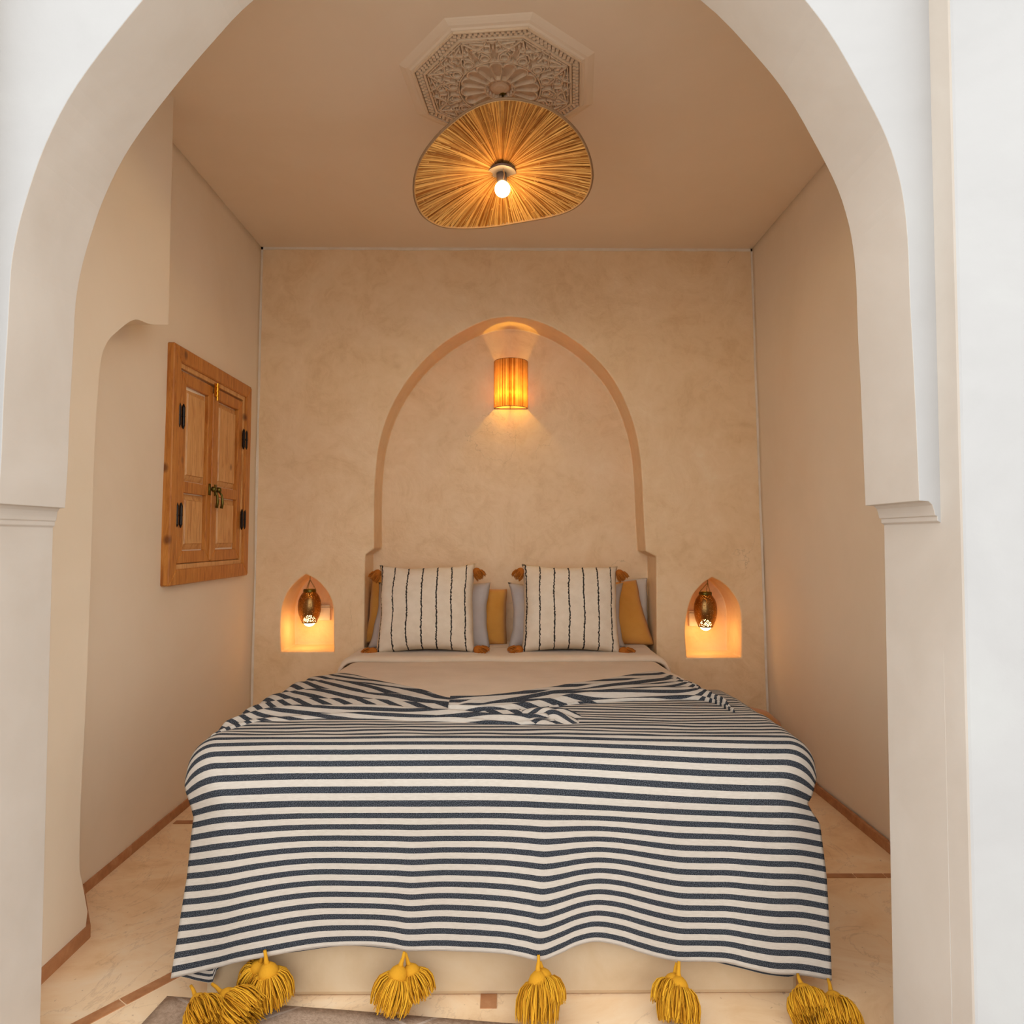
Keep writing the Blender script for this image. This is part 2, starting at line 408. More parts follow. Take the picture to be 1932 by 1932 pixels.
# thickened front part of the left wall, carved away below a soft arched ledge
XS = -1.13
def sy(px, py): p = atx(px, py, XS); return (p.y, p.z)
up = [sy(328, 170), sy(322, 400), sy(318, 612)]
und = densify([sy(318, 612), sy(285, 612), sy(255, 603), sy(225, 622), sy(200, 650), sy(188, 700), sy(178, 850), sy(172, 1050), sy(163, 1300), sy(152, 1520), sy(150, 1640)], 5)
foot = [sy(158, 1680), sy(165, 1720), sy(160, 1765), sy(158, 1779)]
fy = foot[-1][0]
prof = [(1.3, 0), (fy, 0)] + [f for f in foot[::-1]] + und[::-1] + [(up[1][0], up[1][1]), (up[0][0], CT + .02), (1.3, CT + .02)]
bm = bmesh.new(); prism(bm, prof, 'x', -1.5, XS)
for v in bm.verts:                                        # the foot of the pier spreads back to the wall
    if v.co.z < .16 and v.co.y > 1.5 and v.co.x < -1.2: v.co.y += .30
lg = obj('wall_left_ledge', bm, M['side']); mod_bevel(lg, .03, 4, 40); struct(lg)
lg.data.polygons.foreach_set('use_smooth', [False] * len(lg.data.polygons))

# front wall with the pointed arch
YA0, YA1, YO = 1.302, 1.5, 1.240
JL, JR = aty(99, 1010, YA1).x, aty(1667, 1010, YA1).x
bl = [(122, 960), (128, 860), (133, 750), (140, 600), (148, 535), (166, 465), (200, 370), (250, 272), (325, 170), (400, 80), (480, 0)]
brr = [(1320, 0), (1430, 112), (1500, 205), (1560, 315), (1595, 400), (1612, 485), (1620, 640), (1625, 800), (1632, 955)]
pl = px_outline(bl, YA1); pr = px_outline(brr, YA1)
apex = (-.065, 2.498)
mid_l = (-.40, 2.392); mid_r = (.27, 2.392)
al = densify(pl + [mid_l, (-.23, 2.462), apex], 4)
ar = densify([apex, (.10, 2.462), mid_r] + pr, 4)
zl, zr = pl[0][1], pr[-1][1]
XL, XR = pl[0][0], pr[-1][0]
def cap(x_arch, x_jamb, z0, s):                           # moulding from the arch spring down to the jamb
    w = x_jamb - x_arch
    return [(x_arch, z0), (x_arch + w*.45, z0 - .001), (x_arch + w*.62, z0 - .008), (x_arch + w*.70, z0 - .020), (x_arch + w*.74, z0 - .028),
            (x_arch + w*.84, z0 - .029), (x_arch + w*.84, z0 - .038), (x_arch + w, z0 - .042)]
cl_ = cap(XL, JL, zl, -1); cr_ = cap(XR, JR, zr, 1)
outline = [(JL, -.2)] + cl_[::-1] + al[1:-1] + ar[:-1] + cr_ + [(JR, -.2)]
cut = bmesh.new(); prism(cut, wob(outline, .004, 5), 'y', YA0 - .3, YA1 + .3); cc = obj('c', cut, M['arch'])
bm = bmesh.new(); box(bm, -1.9, 1.9, YA0, YA1, -.05, 3.4)
wf = obj('wall_front', bm, M['arch']); boolean(wf, [cc]); mod_bevel(wf, .0025, 2, 35); struct(wf)
def mat_by_normal(o, mat, test):
    o.data.materials.append(mat); k = len(o.data.materials) - 1
    for p in o.data.polygons:
        if test(p.normal): p.material_index = k
mat_by_normal(wf, M['outer'], lambda n: n.y < -.9)  # courtyard-facing side takes the limewash without the painted bounce
cut = bmesh.new(); prism(cut, [(JL - .001, -.3), (JL - .001, 2.95), (JR + .001, 2.95), (JR + .001, -.3)], 'y', YO - .3, YA0 + .3); cc = obj('c', cut, M['outer'])
bm = bmesh.new(); box(bm, -5, 5, YO, YA0 + .012, -.05, 4.6)
wo_ = obj('wall_courtyard', bm, M['outer']); boolean(wo_, [cc]); mod_bevel(wo_, .006, 2, 35); struct(wo_); mat_by_normal(wo_, M['arch'], lambda n: abs(n.x) > .9)  # reveals get the limewash with bounced light in its colour
rf = obj('roof', boxbm(-5, 5, YA1 + .001, 4.2, 3.4, 3.6), M['outer']); struct(rf)

# thin white paint edges where the back wall meets the ceiling and side walls
def edge_strip(name, p0, p1, w, n=26):
    bm = bmesh.new(); p0, p1 = Vector(p0), Vector(p1); d = (p1 - p0).normalized(); s = d.cross(Vector((0, 1, 0)))
    A = []
    for i in range(n+1):
        p = lerp(p0, p1, i / n); ww = w * (1 + .5 * noise.noise(Vector((i * .6, w * 99, p.x))))
        A.append([bm.verts.new(p + s * ww + Vector((0, yy, 0))) for yy in (0, -.003)] + [bm.verts.new(p - s * ww + Vector((0, yy, 0))) for yy in (-.003, 0)])
    for a, b in zip(A, A[1:]):
        for k in range(4): bm.faces.new((a[k], a[(k+1) % 4], b[(k+1) % 4], b[k]))
    bmesh.ops.recalc_face_normals(bm, faces=bm.faces[:])
    return struct(obj(name, bm, M['edge']))
edge_strip('trim_1', (lt + .004, YB, CT), (lb + .004, YB, 0), .006)
edge_strip('trim_2', (rt - .004, YB, CT), (rb - .004, YB, 0), .006)
edge_strip('trim_3', (lt, YB, CT - .006), (rt, YB, CT - .006), .007, 60)

# skirting of brown tiles
def baseboard(name, pts, h, side, tile=.26):
    root = bpy.data.objects.new(name, None); C.objects.link(root); root['kind'] = 'structure'; k = 0
    for (a, b) in zip(pts, pts[1:]):
        a, b = Vector(a), Vector(b); L = (b - a).length; n = max(1, round(L / tile)); d = (b - a) / L; nn = Vector((d.y, -d.x)) * side
        for i in range(n):
            g = .0012; p = a + d * (L * i / n + g); q = a + d * (L * (i+1) / n - g)
            t = .012 + random.uniform(-.002, .002); hh = h + random.uniform(-.003, .003)
            bm = bmesh.new(); ps = [p, q, q + nn * t, p + nn * t]
            B = [bm.verts.new((v.x, v.y, 0)) for v in ps]; T = [bm.verts.new((v.x, v.y, hh)) for v in ps]
            bm.faces.new(B[::-1]); bm.faces.new(T)
            for j in range(4): bm.faces.new((B[j], B[(j+1) % 4], T[(j+1) % 4], T[j]))
            bmesh.ops.recalc_face_normals(bm, faces=bm.faces[:])
            obj('tile', bm, M['terra'], root)
    return root
baseboard('baseboard_left', [(lb + .004, 3.49), (lb + .004, fy + .24), (XS + .006, fy + .02), (XS + .006, 1.51)], .034, 1)
baseboard('baseboard_right', [(rb - .004, 1.6), (rb - .004, 3.49)], .036, -1)
# terracotta strips let into the floor
def inlay(p, q, w, n):
    p, q = Vector(p), Vector(q); d = (q - p) / n; nn = Vector((-d.y, d.x)).normalized() * w / 2; g = d.normalized() * .002
    for i in range(n):
        a = p + d * i + g; b = p + d * (i+1) - g
        bm = bmesh.new(); ps = [a - nn, b - nn, b + nn, a + nn]
        B = [bm.verts.new((v.x, v.y, -.004)) for v in ps]; T = [bm.verts.new((v.x, v.y, .0022)) for v in ps]
        bm.faces.new(T); bm.faces.new(B[::-1])
        for j in range(4): bm.faces.new((B[j], B[(j+1) % 4], T[(j+1) % 4], T[j]))
        bmesh.ops.recalc_face_normals(bm, faces=bm.faces[:])
        obj('floor_tile', bm, M['terra'], fl)
def fxy(px, py): p = atz(px, py, 0); return (p.x, p.y)
a0 = Vector(fxy(100, 1960)); b0 = Vector(fxy(345, 1832)); inlay(a0, b0, .032, 2)
inlay(fxy(1555, 1653), (rb - .02, fxy(1660, 1653)[1]), .026, 3)
inlay((lb + .02, fxy(300, 1552)[1]), (-.72, fxy(330, 1552)[1]), .03, 4)
sq = fxy(922, 1886); inlay((sq[0] - .021, sq[1]), (sq[0] + .021, sq[1]), .062, 1)

# ------------------------------------------------------------ bed
BX = -.008
def ztop(Y): return smooth(Y, [(1.6, .572), (1.8, .575), (2.1, .570), (2.6, .548), (3.0, .527), (3.3, .515), (3.8, .513)])
bed = thing('bed', 'double bed with mattress on a low plastered plinth, dressed under the striped throw', 'bed', (BX, 2.6, 0))
b = boxbm(-.70, .70, 1.668 - 2.6, 3.49 - 2.6, 0, .26, bev=.012); obj('plinth', b, M['base'], bed)
b = boxbm(-.69, .69, 1.70 - 2.6, 3.70 - 2.6, .262, .49, bev=.035); obj('mattress', b, M['mattress'], bed, True)

def bedcross(s, hw, r, side):
    """s = cloth distance from the centre line; returns x offset and drop"""
    a = abs(s); sg = 1 if s >= 0 else -1; flat = hw - r
    if a <= flat: return s, 0.0
    t = (a - flat) / r
    if t <= pi / 2: return sg * (flat + r * sin(t)), r * (1 - cos(t))
    return sg * hw, r + (t - pi / 2) * r
def duvet_fn(Y0, Y1, hw, r, side, lift, front=True):
    half = (hw - r) + r * pi / 2 + side
    def f(u, v):
        s = lerp(-half, half, u); x, d = bedcross(s, hw, r, side)
        Y = lerp(Y0, Y1, v); z = ztop(Y) - d + lift
        wr = noise.noise(Vector((x * 2.2, Y * 3.1, 2))) * .006 + noise.noise(Vector((x * 7, Y * 7, 4))) * .0018
        if front and v < .12:                                # rolls over the foot end
            k = max(0, 1 - v / .12); Y = lerp(Y0 + .03, Y, 1 - k*k*.4); z -= .17 * k ** 2.2
        return (BX + x + (.012 * noise.noise(Vector((Y * 5, z * 6, 3))) if d > r else 0), Y, z + wr * (1 if d < r else .3))
    return f
dv = thing('duvet', 'plain beige cotton duvet spread over the bed beneath the striped throw', 'duvet', (BX, 2.5, .5))
def sub_loc(o, root): o.location = -Vector(root.location); return o
bm = bmesh.new(); grid(bm, 90, 90, duvet_fn(1.66, 3.30, .738, .07, .07, -.006))
o = obj('duvet_body', bm, M['duvet'], dv); sub_loc(o, dv); m_ = o.modifiers.new('s', 'SOLIDIFY'); m_.thickness = .012; m_.offset = -1
def band_fn(u, v):
    Y = lerp(3.175, 3.47, min(1, v * 1.0)); half = .765 - .075 + .075 * pi / 2 + .12
    s = lerp(-half, half, u); x, d = bedcross(s, .765, .075, 0)
    bulge = .022 * sst(min(1, v * 9) ** .5) + .0035
    Yw = Y + .010 * noise.noise(Vector((x * 2.5, 1, 1))) * (1 - v)
    return (BX + x, Yw - d * .12, ztop(Y) - d + bulge - .006 + .004 * noise.noise(Vector((x * 4, Y * 6, 9))))
bm = bmesh.new(); grid(bm, 80, 30, band_fn)
o = obj('turned_edge', bm, M['duvetlite'], dv, True); sub_loc(o, dv); m_ = o.modifiers.new('s', 'SOLIDIFY'); m_.thickness = .014; m_.offset = -1
o['label'] = 'paler turned-back top band'
bm = boxbm(-.68 - BX, .72 - BX, 3.44, 3.69, .49, .531, bev=.012)
o = obj('undersheet', bm, M['duvetlite'], dv, True); o.location = Vector((BX, 0, 0)) - Vector(dv.location)

# ------------------------------------------------------------ striped throw
PER = .0292
YF = 1.625
throw = thing('throw_blanket', 'cream and charcoal striped throw with mustard tassels hanging over the foot of the bed', 'blanket', (BX, 1.9, .58))
hem_px = [(318, 1850), (360, 1843), (405, 1830), (450, 1812), (500, 1799), (560, 1790), (620, 1785), (690, 1783), (730, 1788), (762, 1797), (800, 1799), (860, 1798), (910, 1792), (950, 1790), (985, 1796), (1016, 1805), (1050, 1797), (1085, 1784), (1122, 1777), (1165, 1784), (1210, 1800), (1245, 1811), (1281, 1817), (1330, 1812), (1370, 1810), (1410, 1819), (1460, 1832), (1510, 1838), (1569, 1849)]
hem = [(aty(a, b, YF).x, aty(a, b, YF).z) for a, b in hem_px]
xl_tab = sorted([(aty(338, 1462, YF).z, aty(338, 1462, YF).x), (aty(352, 1530, YF).z, aty(352, 1530, YF).x), (aty(345, 1650, YF).z, aty(345, 1650, YF).x), (aty(319, 1850, YF).z, aty(319, 1850, YF).x)])
xr_tab = sorted([(aty(x, y, YF).z, aty(x, y, YF).x) for x, y in ((1543, 1450), (1543, 1480), (1535, 1502), (1559, 1545), (1566, 1650), (1568, 1848))])
HW, RS = .768, .06
HALF = (HW - RS) + RS * pi / 2 + .02
RF = .125; YTOPEND = YF + RF
def fronty(x, z): # gentle vertical folds that grow towards the hem
    k = sst((.50 - z) / .42)
    return (-.010 * sin(x * 12 + .9) - .006 * sin(x * 23 + 1.7) - .012 * noise.noise(Vector((x * 5, z * 2.0, 3)))) * k
YBK = 2.30; TOPL = YBK - YTOPEND; ARC = RF * pi / 2; FL = .36
ZF = .575 - RF
def ybk(x): return interp(x, [(-.8, 2.15), (-.5, 2.14), (-.1, 2.10), (.1, 2.13), (.25, 2.30), (.8, 2.34)])
def throw_pt(s, q):
    """s across, q = cloth distance from the back edge"""
    x, d = bedcross(s, HW, RS, 0)
    if q <= TOPL:
        Y = lerp(ybk(BX + x), YTOPEND, q / TOPL); r = sst((Y - 2.0) / .2)
        wr = .004 * noise.noise(Vector((x * 3, Y * 14, 5))) + .0022 * noise.noise(Vector((x * 9, Y * 22, 8)))
        return Vector((BX + x, Y - d * .25 * sst((2.1 - Y) / .5), ztop(Y) - d + .006 + wr))
    if q <= TOPL + ARC:
        t = (q - TOPL) / RF
        Yc = YTOPEND - RF * sin(t); z = .575 - RF * (1 - cos(t)) + .006
        zz = z - d * (1 - .6 * sst(t / (pi / 2)))
        k = sst(t / (pi / 2))
        xf = front_x(s, z)
        xx = lerp(BX + x, xf, k)
        return Vector((xx, Yc + .55 * d * sin(t) - d * .25 * (1 - k), zz + .003 * noise.noise(Vector((x * 3, t * 3, 5))) * (1 - k)))
    w = (q - TOPL - ARC) / FL
    xf0 = front_x(s, ZF)
    zh = smooth(front_x(s, .06), hem)
    z = lerp(ZF + .006, zh, w)
    bend = -.010 * sst(w) * (1 - w) * sin(xf0 * 17 + .4)
    z += bend
    xf = front_x(s, z)
    _, d2 = bedcross(s, HW, RS, 0); z -= .40 * d2 * max(0, 1 - w) ** 1.6
    return Vector((xf, YF + fronty(xf, z) + .55 * d2 * max(0, 1 - w) ** 1.5, z))
def front_x(s, z):
    xl, xr = interp(z, xl_tab), interp(z, xr_tab); return lerp(xl, xr, (s / HALF + 1) / 2)
TOT = TOPL + ARC + FL
def throw_uv(u, v):
    s = lerp(-HALF, HALF, u); q = v * TOT
    if q < TOPL:
        x, d = bedcross(s, HW, RS, 0); q = YBK - lerp(ybk(BX + x), YTOPEND, q / TOPL)
    k = max(0, 1 - max(0, q - TOPL - ARC) / FL); q2 = q - (.030 * sst((s + .1) / .85) + .006 * sst((-s - .5) / .3)) * k
    return (s, q2 / PER)
bm = bmesh.new(); NU, NV = 200, 190
grid(bm, NU, NV, lambda u, v: throw_pt(lerp(-HALF, HALF, u), v * TOT), throw_uv)
# the folded-back upper layers: two overlapping flaps that leave a V of beige duvet
def ontop(px, py, lift=.01):
    z = .56
    for _ in range(6):
        p = atz(px, py, z); z = ztop(p.y) + lift
    return p
def flap(bm, upper, lower, dirn, per, nu, nv, lift, folds, ph, comp=3.0):
    U = [ontop(*p) for p in densify(upper, 6)]; L = [ontop(*p) for p in densify(lower, 6)]
    def along(P, t):
        ds = [0]
        for a, b in zip(P, P[1:]): ds.append(ds[-1] + (b - a).length)
        T = t * ds[-1]
        for i in range(len(P) - 1):
            if T <= ds[i+1] + 1e-9: return lerp(P[i], P[i+1], (T - ds[i]) / max(1e-9, ds[i+1] - ds[i]))
        return P[-1].copy()
    def pleat(p, v): return v ** .62 * folds + ph + .55 * noise.noise(Vector((p.x * 1.6, v * 1.1, ph)))
    def f(u, v):
        p = lerp(along(L, u), along(U, u), v)
        xr = abs(p.x - BX); drop = 0
        if xr > HW - RS:
            t = min(1.0, (xr - (HW - RS)) / RS); drop = RS * (1 - sqrt(max(0, 1 - t * t)))
        e = sqrt(max(0, min(1, v / .10))) * sqrt(max(0, min(1, (1 - v) / .06)))
        sw = pleat(p, v) % 1.0; saw = (sw / .8 if sw < .8 else (1 - sw) / .2)
        z = ztop(p.y) + .008 + lift * e + .017 * saw * e * (1 - .5 * v) - drop
        z += .005 * noise.noise(Vector((p.x * 6, p.y * 9, 3 + ph))) * e
        x = max(BX - HW - .006, min(BX + HW + .006, p.x))
        return (x, p.y, z)
    def uv(u, v, uc, vc):
        p = Vector(f(u, v)); pc = lerp(along(L, uc), along(U, uc), vc); k = math.floor(pleat(pc, vc)); vk = max(.01, min(1, (k + .6 - ph) / folds)) ** (1 / .62)
        w = .10 * noise.noise(Vector((p.x * 3, p.y * 4, ph))); a = [0, .22, -.16, .10, -.25, .05, .18, -.1, .2][int(k) % 9] * (1 - .5 * vk)
        dx, dy = dirn[0] * cos(a) - dirn[1] * sin(a), dirn[0] * sin(a) + dirn[1] * cos(a)
        pr = per * lerp(.5, 1.0, sst(vk / .45 + .1)) * (1 + .15 * sin(k * 2.3))
        if vk < .2: dx, dy = dx * .25, sqrt(1 - dx * dx * .0625)
        return (p.x * dy - p.y * dx, (p.x * dx + p.y * dy) / pr + w + k * .43)
    grid(bm, nu, nv, f, uv, centred=True)
ll = [(395, 1388), (470, 1366), (560, 1358), (700, 1356), (850, 1362), (960, 1368), (1050, 1362)]
lu = [(590, 1277), (618, 1275), (655, 1271), (720, 1286), (790, 1301), (850, 1319), (905, 1325)]
flap(bm, lu, ll, (.60, .80), .056, 130, 90, .004, 5.3, .2)
rl = [(845, 1352), (930, 1352), (1000, 1343), (1103, 1328), (1230, 1322), (1327, 1322), (1385, 1345)]
ru = [(850, 1323), (905, 1321), (985, 1312), (1080, 1296), (1160, 1283), (1232, 1272), (1290, 1290)]
flap(bm, ru, rl, (-.50, .86), .056, 130, 80, .012, 4.4, .6)
cloth = obj('cloth', bm, M['throw'], throw); sub_loc(cloth, throw)
m_ = cloth.modifiers.new('s', 'SOLIDIFY'); m_.thickness = .004; m_.offset = -1
# small crumpled knot in the middle
bm = bmesh.new()
kc = ontop(1030, 1352)
def knot(u, v):
    x = kc.x + lerp(-.12, .12, u); y = kc.y + lerp(-.09, .09, v); e = sin(pi * u) * sin(pi * v)
    a = .6 * noise.noise(Vector((x * 6, y * 6, 1)))
    z = ztop(y) - .006 + .034 * max(0, e) ** .6 + .008 * sin((u * 1.1 + v * 2.0 + a) * 7) * e
    return (x, y, z)
def knotuv(u, v):
    a = .25 * noise.noise(Vector((u * 3, v * 3, 6))); return (u * .3, v * 5.2 + .55 * sin(u * 7 + 1) + a * 2)
grid(bm, 50, 40, knot, knotuv); o = obj('crumple', bm, M['throw'], throw); sub_loc(o, throw)
# back layer of the doubled throw peeping out under the hem
bm = bmesh.new()
def back_hem(px): return smooth(px, [(318, 1846), (345, 1852), (372, 1858), (402, 1856), (406, 1835), (440, 1812), (520, 1798), (600, 1790), (700, 1788), (760, 1793), (900, 1786), (985, 1780), (1120, 1762), (1200, 1780), (1290, 1802), (1330, 1812), (1400, 1822), (1450, 1836), (1490, 1845), (1503, 1842), (1512, 1836), (1569, 1842)])
def backf(u, v):
    px = lerp(320, 1566, u); p = aty(px, back_hem(px), YF + .014); top = .15
    z = lerp(top, p.z, v); xx = max(interp(z, xl_tab) + .006, min(interp(z, xr_tab) - .006, p.x)); return (xx, YF + .016 + fronty(p.x, z) * .8 + .004 * sin(p.x * 30), z)
grid(bm, 160, 24, backf, lambda u, v: (u * 1.6, (1 - v) * 8 + .96)); o = obj('back_layer', bm, M['throw'], throw); sub_loc(o, throw)

# ------------------------------------------------------------ tassels
def tassel_meshes(seed, nst, full=True, R=.048, L=.070):
    rnd = random.Random(seed)
    head = bmesh.new(); lay = head.verts.layers.float.new('shade')
    lathe(head, [(0, -.028), (.009, -.030), (.017, -.038), (.0215, -.048), (.022, -.057), (.019, -.067), (.012, -.075), (0, -.079)], 20)
    for v in head.verts:
        a = atan2(v.co.y, v.co.x); v[lay] = .35 + .25 * sin(a * 10); v.co.xy *= 1 + .03 * sin(a * 10)
    cord = bmesh.new(); tube(cord, [(0, 0, .004), (.001, 0, -.01), (0, .001, -.022), (0, 0, -.036)], .004, 8, rs=[.0035, .004, .005, .008])
    lay2 = cord.verts.layers.float.new('shade')
    for v in cord.verts: v[lay2] = .4
    sk = bmesh.new(); lay3 = sk.verts.layers.float.new('shade')
    for i in range(nst):
        a = 2 * pi * rnd.random(); rr = R * (rnd.random() ** .45); l = L * rnd.uniform(.85, 1.08) ; tw = rnd.uniform(-.25, .25)
        n = 7; pts = []
        z0 = -.058
        for k in range(n):
            t = k / (n - 1); out = .010 + (rr - .006) * (1 - (1 - min(1, t * 1.5)) ** 2) * (1 - .12 * t)
            zz = z0 + .012 * sin(pi * min(1, t * 2.2)) * (rr / R) - l * t ** 1.25
            aa = a + tw * t; pts.append((out * cos(aa) + rnd.uniform(-.0008, .0008), out * sin(aa) + rnd.uniform(-.0008, .0008), zz))
        n0 = len(sk.verts); tube(sk, pts, .0013, 4, cap=False, rs=[.0013] * (n - 1) + [.0009])
        sk.verts.ensure_lookup_table(); sh = rnd.random()
        for q in range(n0, len(sk.verts)): sk.verts[q][lay3] = sh
    return head, cord, sk
def mk(name, bm, mat):
    me = bpy.data.meshes.new(name); bm.to_mesh(me); bm.free(); me.materials.append(mat); me.polygons.foreach_set('use_smooth', [True] * len(me.polygons)); return me
TM = []
for sd in (1, 2, 3):
    h, c, s = tassel_meshes(sd, 300)
    TM.append((mk('tassel_head', h, M['mustard']), mk('tassel_cord', c, M['mustard']), mk('tassel_skirt', s, M['mustard'])))
def place_tassel(a_px, e_px, Ya, ze, k, scale=1.0, spin=0):
    A = aty(a_px[0], a_px[1], Ya); E = atz(e_px[0], e_px[1], ze); d = E - A
    L = d.length / .132
    q = Vector((0, 0, -1)).rotation_difference(d.normalized())
    from mathutils import Quaternion
    rot = (q @ Quaternion((0, 0, 1), spin)).to_euler()
    hd = obj('tassel', TM[k][0], None, throw); hd.location = A - Vector(throw.location); hd.rotation_euler = rot; hd.scale = (scale, scale, L)
    for nme, me in (('tassel_cord', TM[k][1]), ('tassel_skirt', TM[k][2])):
        obj(nme, me, None, hd)
    return hd
place_tassel((361, 1862), (398, 1945), 1.600, .035, 0, .92, .3)
place_tassel((402, 1858), (480, 1925), 1.600, .040, 1, .95, 1)
place_tassel((500, 1796), (517, 1893), 1.603, .030, 2, 1.0, 2)
place_tassel((496, 1800), (476, 1862), 1.618, .040, 0, .80, 4)
place_tassel((762, 1799), (733, 1904), 1.603, .030, 1, .98, 0)
place_tassel((766, 1801), (790, 1884), 1.618, .040, 2, .92, 2)
place_tassel((1016, 1805), (1013, 1930), 1.600, .020, 0, 1.0, 1)
place_tassel((1018, 1806), (1032, 1900), 1.616, .040, 1, .98, 3)
place_tassel((1281, 1817), (1280, 1932), 1.602, .022, 2, .98, 1.5)
place_tassel((1276, 1819), (1262, 1902), 1.616, .040, 0, .9, 3.3)
place_tassel((1506, 1840), (1535, 1925), 1.612, .035, 1, 1.0, 2.5)
place_tassel((1563, 1850), (1592, 1955), 1.602, .025, 2, 1.0, .5)

# ------------------------------------------------------------ cushions
def pillow_mesh(w, h, t, seed, n=34, pinch=.10, shear=0.0, ex=.42):
    bm = bmesh.new()
    def side(sg):
        def f(u, v):
            a, b = 2*u - 1, 2*v - 1
            ea = 1 - pinch * (1 - b*b) ** 1.0 * abs(a) ** 3 * .6 ; eb = 1 - pinch * (1 - a*a) * abs(b) ** 3
            x = a * w/2 * ea; z = b * h/2 * eb
            th = t/2 * (max(0, (1 - a*a)) * max(0, (1 - b*b))) ** ex
            wr = noise.noise(Vector((a * 2 + seed, b * 2, seed))) * .010 + noise.noise(Vector((a * 6 + seed, b * 6, seed))) * .003
            edge = min(1, 6 * (1 - max(abs(a), abs(b))))
            x -= shear * (z + h/2) * max(0, a) if shear > 0 else shear * (z + h/2) * min(0, a) * -1
            return (x + noise.noise(Vector((seed, b * 2, a))) * .006, sg * th + wr * edge, z + h/2 + noise.noise(Vector((a * 1.5, seed, b))) * .008 * (b + 1) / 2)
        return f
    grid(bm, n, n, side(-1), lambda u, v: (u, v)); grid(bm, n, n, side(1), lambda u, v: (u, v))
    bmesh.ops.remove_doubles(bm, verts=bm.verts[:], dist=.0004)
    bmesh.ops.recalc_face_normals(bm, faces=bm.faces[:])
    return bm
def cushion(name, label, w, h, t, mat, pxc, pyb, Y, lean, rz, seed, roll=0, **kw):
    p = aty(pxc, pyb, Y)
    r = thing(name, label, 'cushion' if 'cushion' in name else 'pillow', (p.x, Y, ztop(Y) + .012), (radians(-lean), radians(roll), radians(rz)))
    obj('cover', pillow_mesh(w, h, t, seed, **kw), mat, r, True)
    return r
hh, cc_, ss = tassel_meshes(9, 110, R=.030, L=.034)
ST = (mk('tassel_head', hh, M['rust']), mk('tassel_cord', cc_, M['rust']), mk('tassel_skirt', ss, M['rust']))
def corner_tassel(root, loc, rot, sc=.62):
    from mathutils import Matrix
    o = obj('tassel', ST[2], None, root, False, loc, rot); o.scale = (sc * 1.15,) * 3
    obj('tassel_knot', ST[0], None, o)
cushion('ochre_pillow', 'ochre pillow behind the left grey pillow, reaching the middle of the bed head', .70, .29, .13, M['ochre'], 829, 1218, 3.60, 6, 0, 3, pinch=.02, ex=.3)
cushion('ochre_pillow', 'ochre pillow leaning at the right end of the bed head, behind the right grey pillow', .64, .335, .13, M['ochre'], 1120, 1220, 3.575, 9, 0, 5, pinch=.06, shear=.26)
cushion('ochre_pillow', 'ochre pillow sliver standing at the far left end of the bed head', .30, .37, .10, M['ochre'], 742, 1218, 3.575, 8, 0, 8, roll=4)
cushion('white_pillow', 'pale pillow edge at the far right, behind the ochre pillow', .40, .34, .07, M['palepillow'], 1152, 1218, 3.655, 2, 0, 6, pinch=.03)
cushion('grey_pillow', 'lilac grey pillow behind the left striped cushion', .615, .335, .14, M['grey'], 809, 1224, 3.48, 13, 0, 11, pinch=.10, shear=-.12)
cushion('grey_pillow', 'lilac grey pillow behind the right striped cushion', .595, .335, .14, M['grey'], 1070, 1224, 3.48, 13, 0, 14, pinch=.16)
for (pxc, sd, rl_, lab) in ((803, 21, -1.0, 'cream cushion with thin dark vertical lines and rust tassels, left of the pair'),
                       (1077, 27, 1.0, 'cream cushion with thin dark vertical lines and rust tassels, right of the pair')):
    c = cushion('striped_cushion', lab, .478, .440, .21, M['cushion'], pxc, 1237, 3.325, 17, 0, sd, roll=rl_, pinch=.10, ex=.40)
    c['group'] = 'striped cushions against the headboard niche'
    for sx, sz, ro in ((-1, 1, (0, radians(35), 0)), (1, 1, (0, radians(-35), 0)), (-1, 0, (0, radians(60), 0)), (1, 0, (0, radians(-60), 0))):
        corner_tassel(c, (sx * (.220 if sz else .205), -.01, .435 * sz + (-.0 if sz else .038)), ro, .82 if sz else .95)

# pouf in the gap between bed and right wall
pf = thing('floor_pouf', 'tan pouf on the floor between the bed and the right wall', 'pouf', (1.072, 3.14, 0)); pf.scale = (.97, .97, 1.24)
bm = bmesh.new(); lathe(bm, [(0, .005), (.13, .004), (.165, .03), (.185, .09), (.185, .15), (.165, .205), (.12, .235), (.03, .245), (0, .245)], 40)
for v in bm.verts:
    a = atan2(v.co.y, v.co.x); v.co.xy *= 1 - .02 * abs(sin(a * 6)) ** 8
obj('pouf_body', bm, M['pouf'], pf, True)
bm = bmesh.new(); lathe(bm, [(0, .250), (.022, .249), (.026, .244), (0, .243)], 20); obj('button', bm, M['pouf'], pf, True)

# ------------------------------------------------------------ rug
c0 = Vector((-.79, 1.655)); ex = Vector((1, -.122)).normalized(); ey = Vector((-.122, -1)).normalized()
bm = bmesh.new()
def rugf(u, v):
    p = c0 + ex * (u * 1.7) + ey * (v * 1.1); return (p.x, p.y, .007 + .0012 * noise.noise(Vector((p.x * 9, p.y * 9, 0))))
grid(bm, 60, 40, rugf)
rug = obj('rug', bm, M['rug']); m_ = rug.modifiers.new('s', 'SOLIDIFY'); m_.thickness = .006; m_.offset = -1
tag(rug, 'greige woven rug with faint pale diamond lines at the foot of the bed', 'rug')

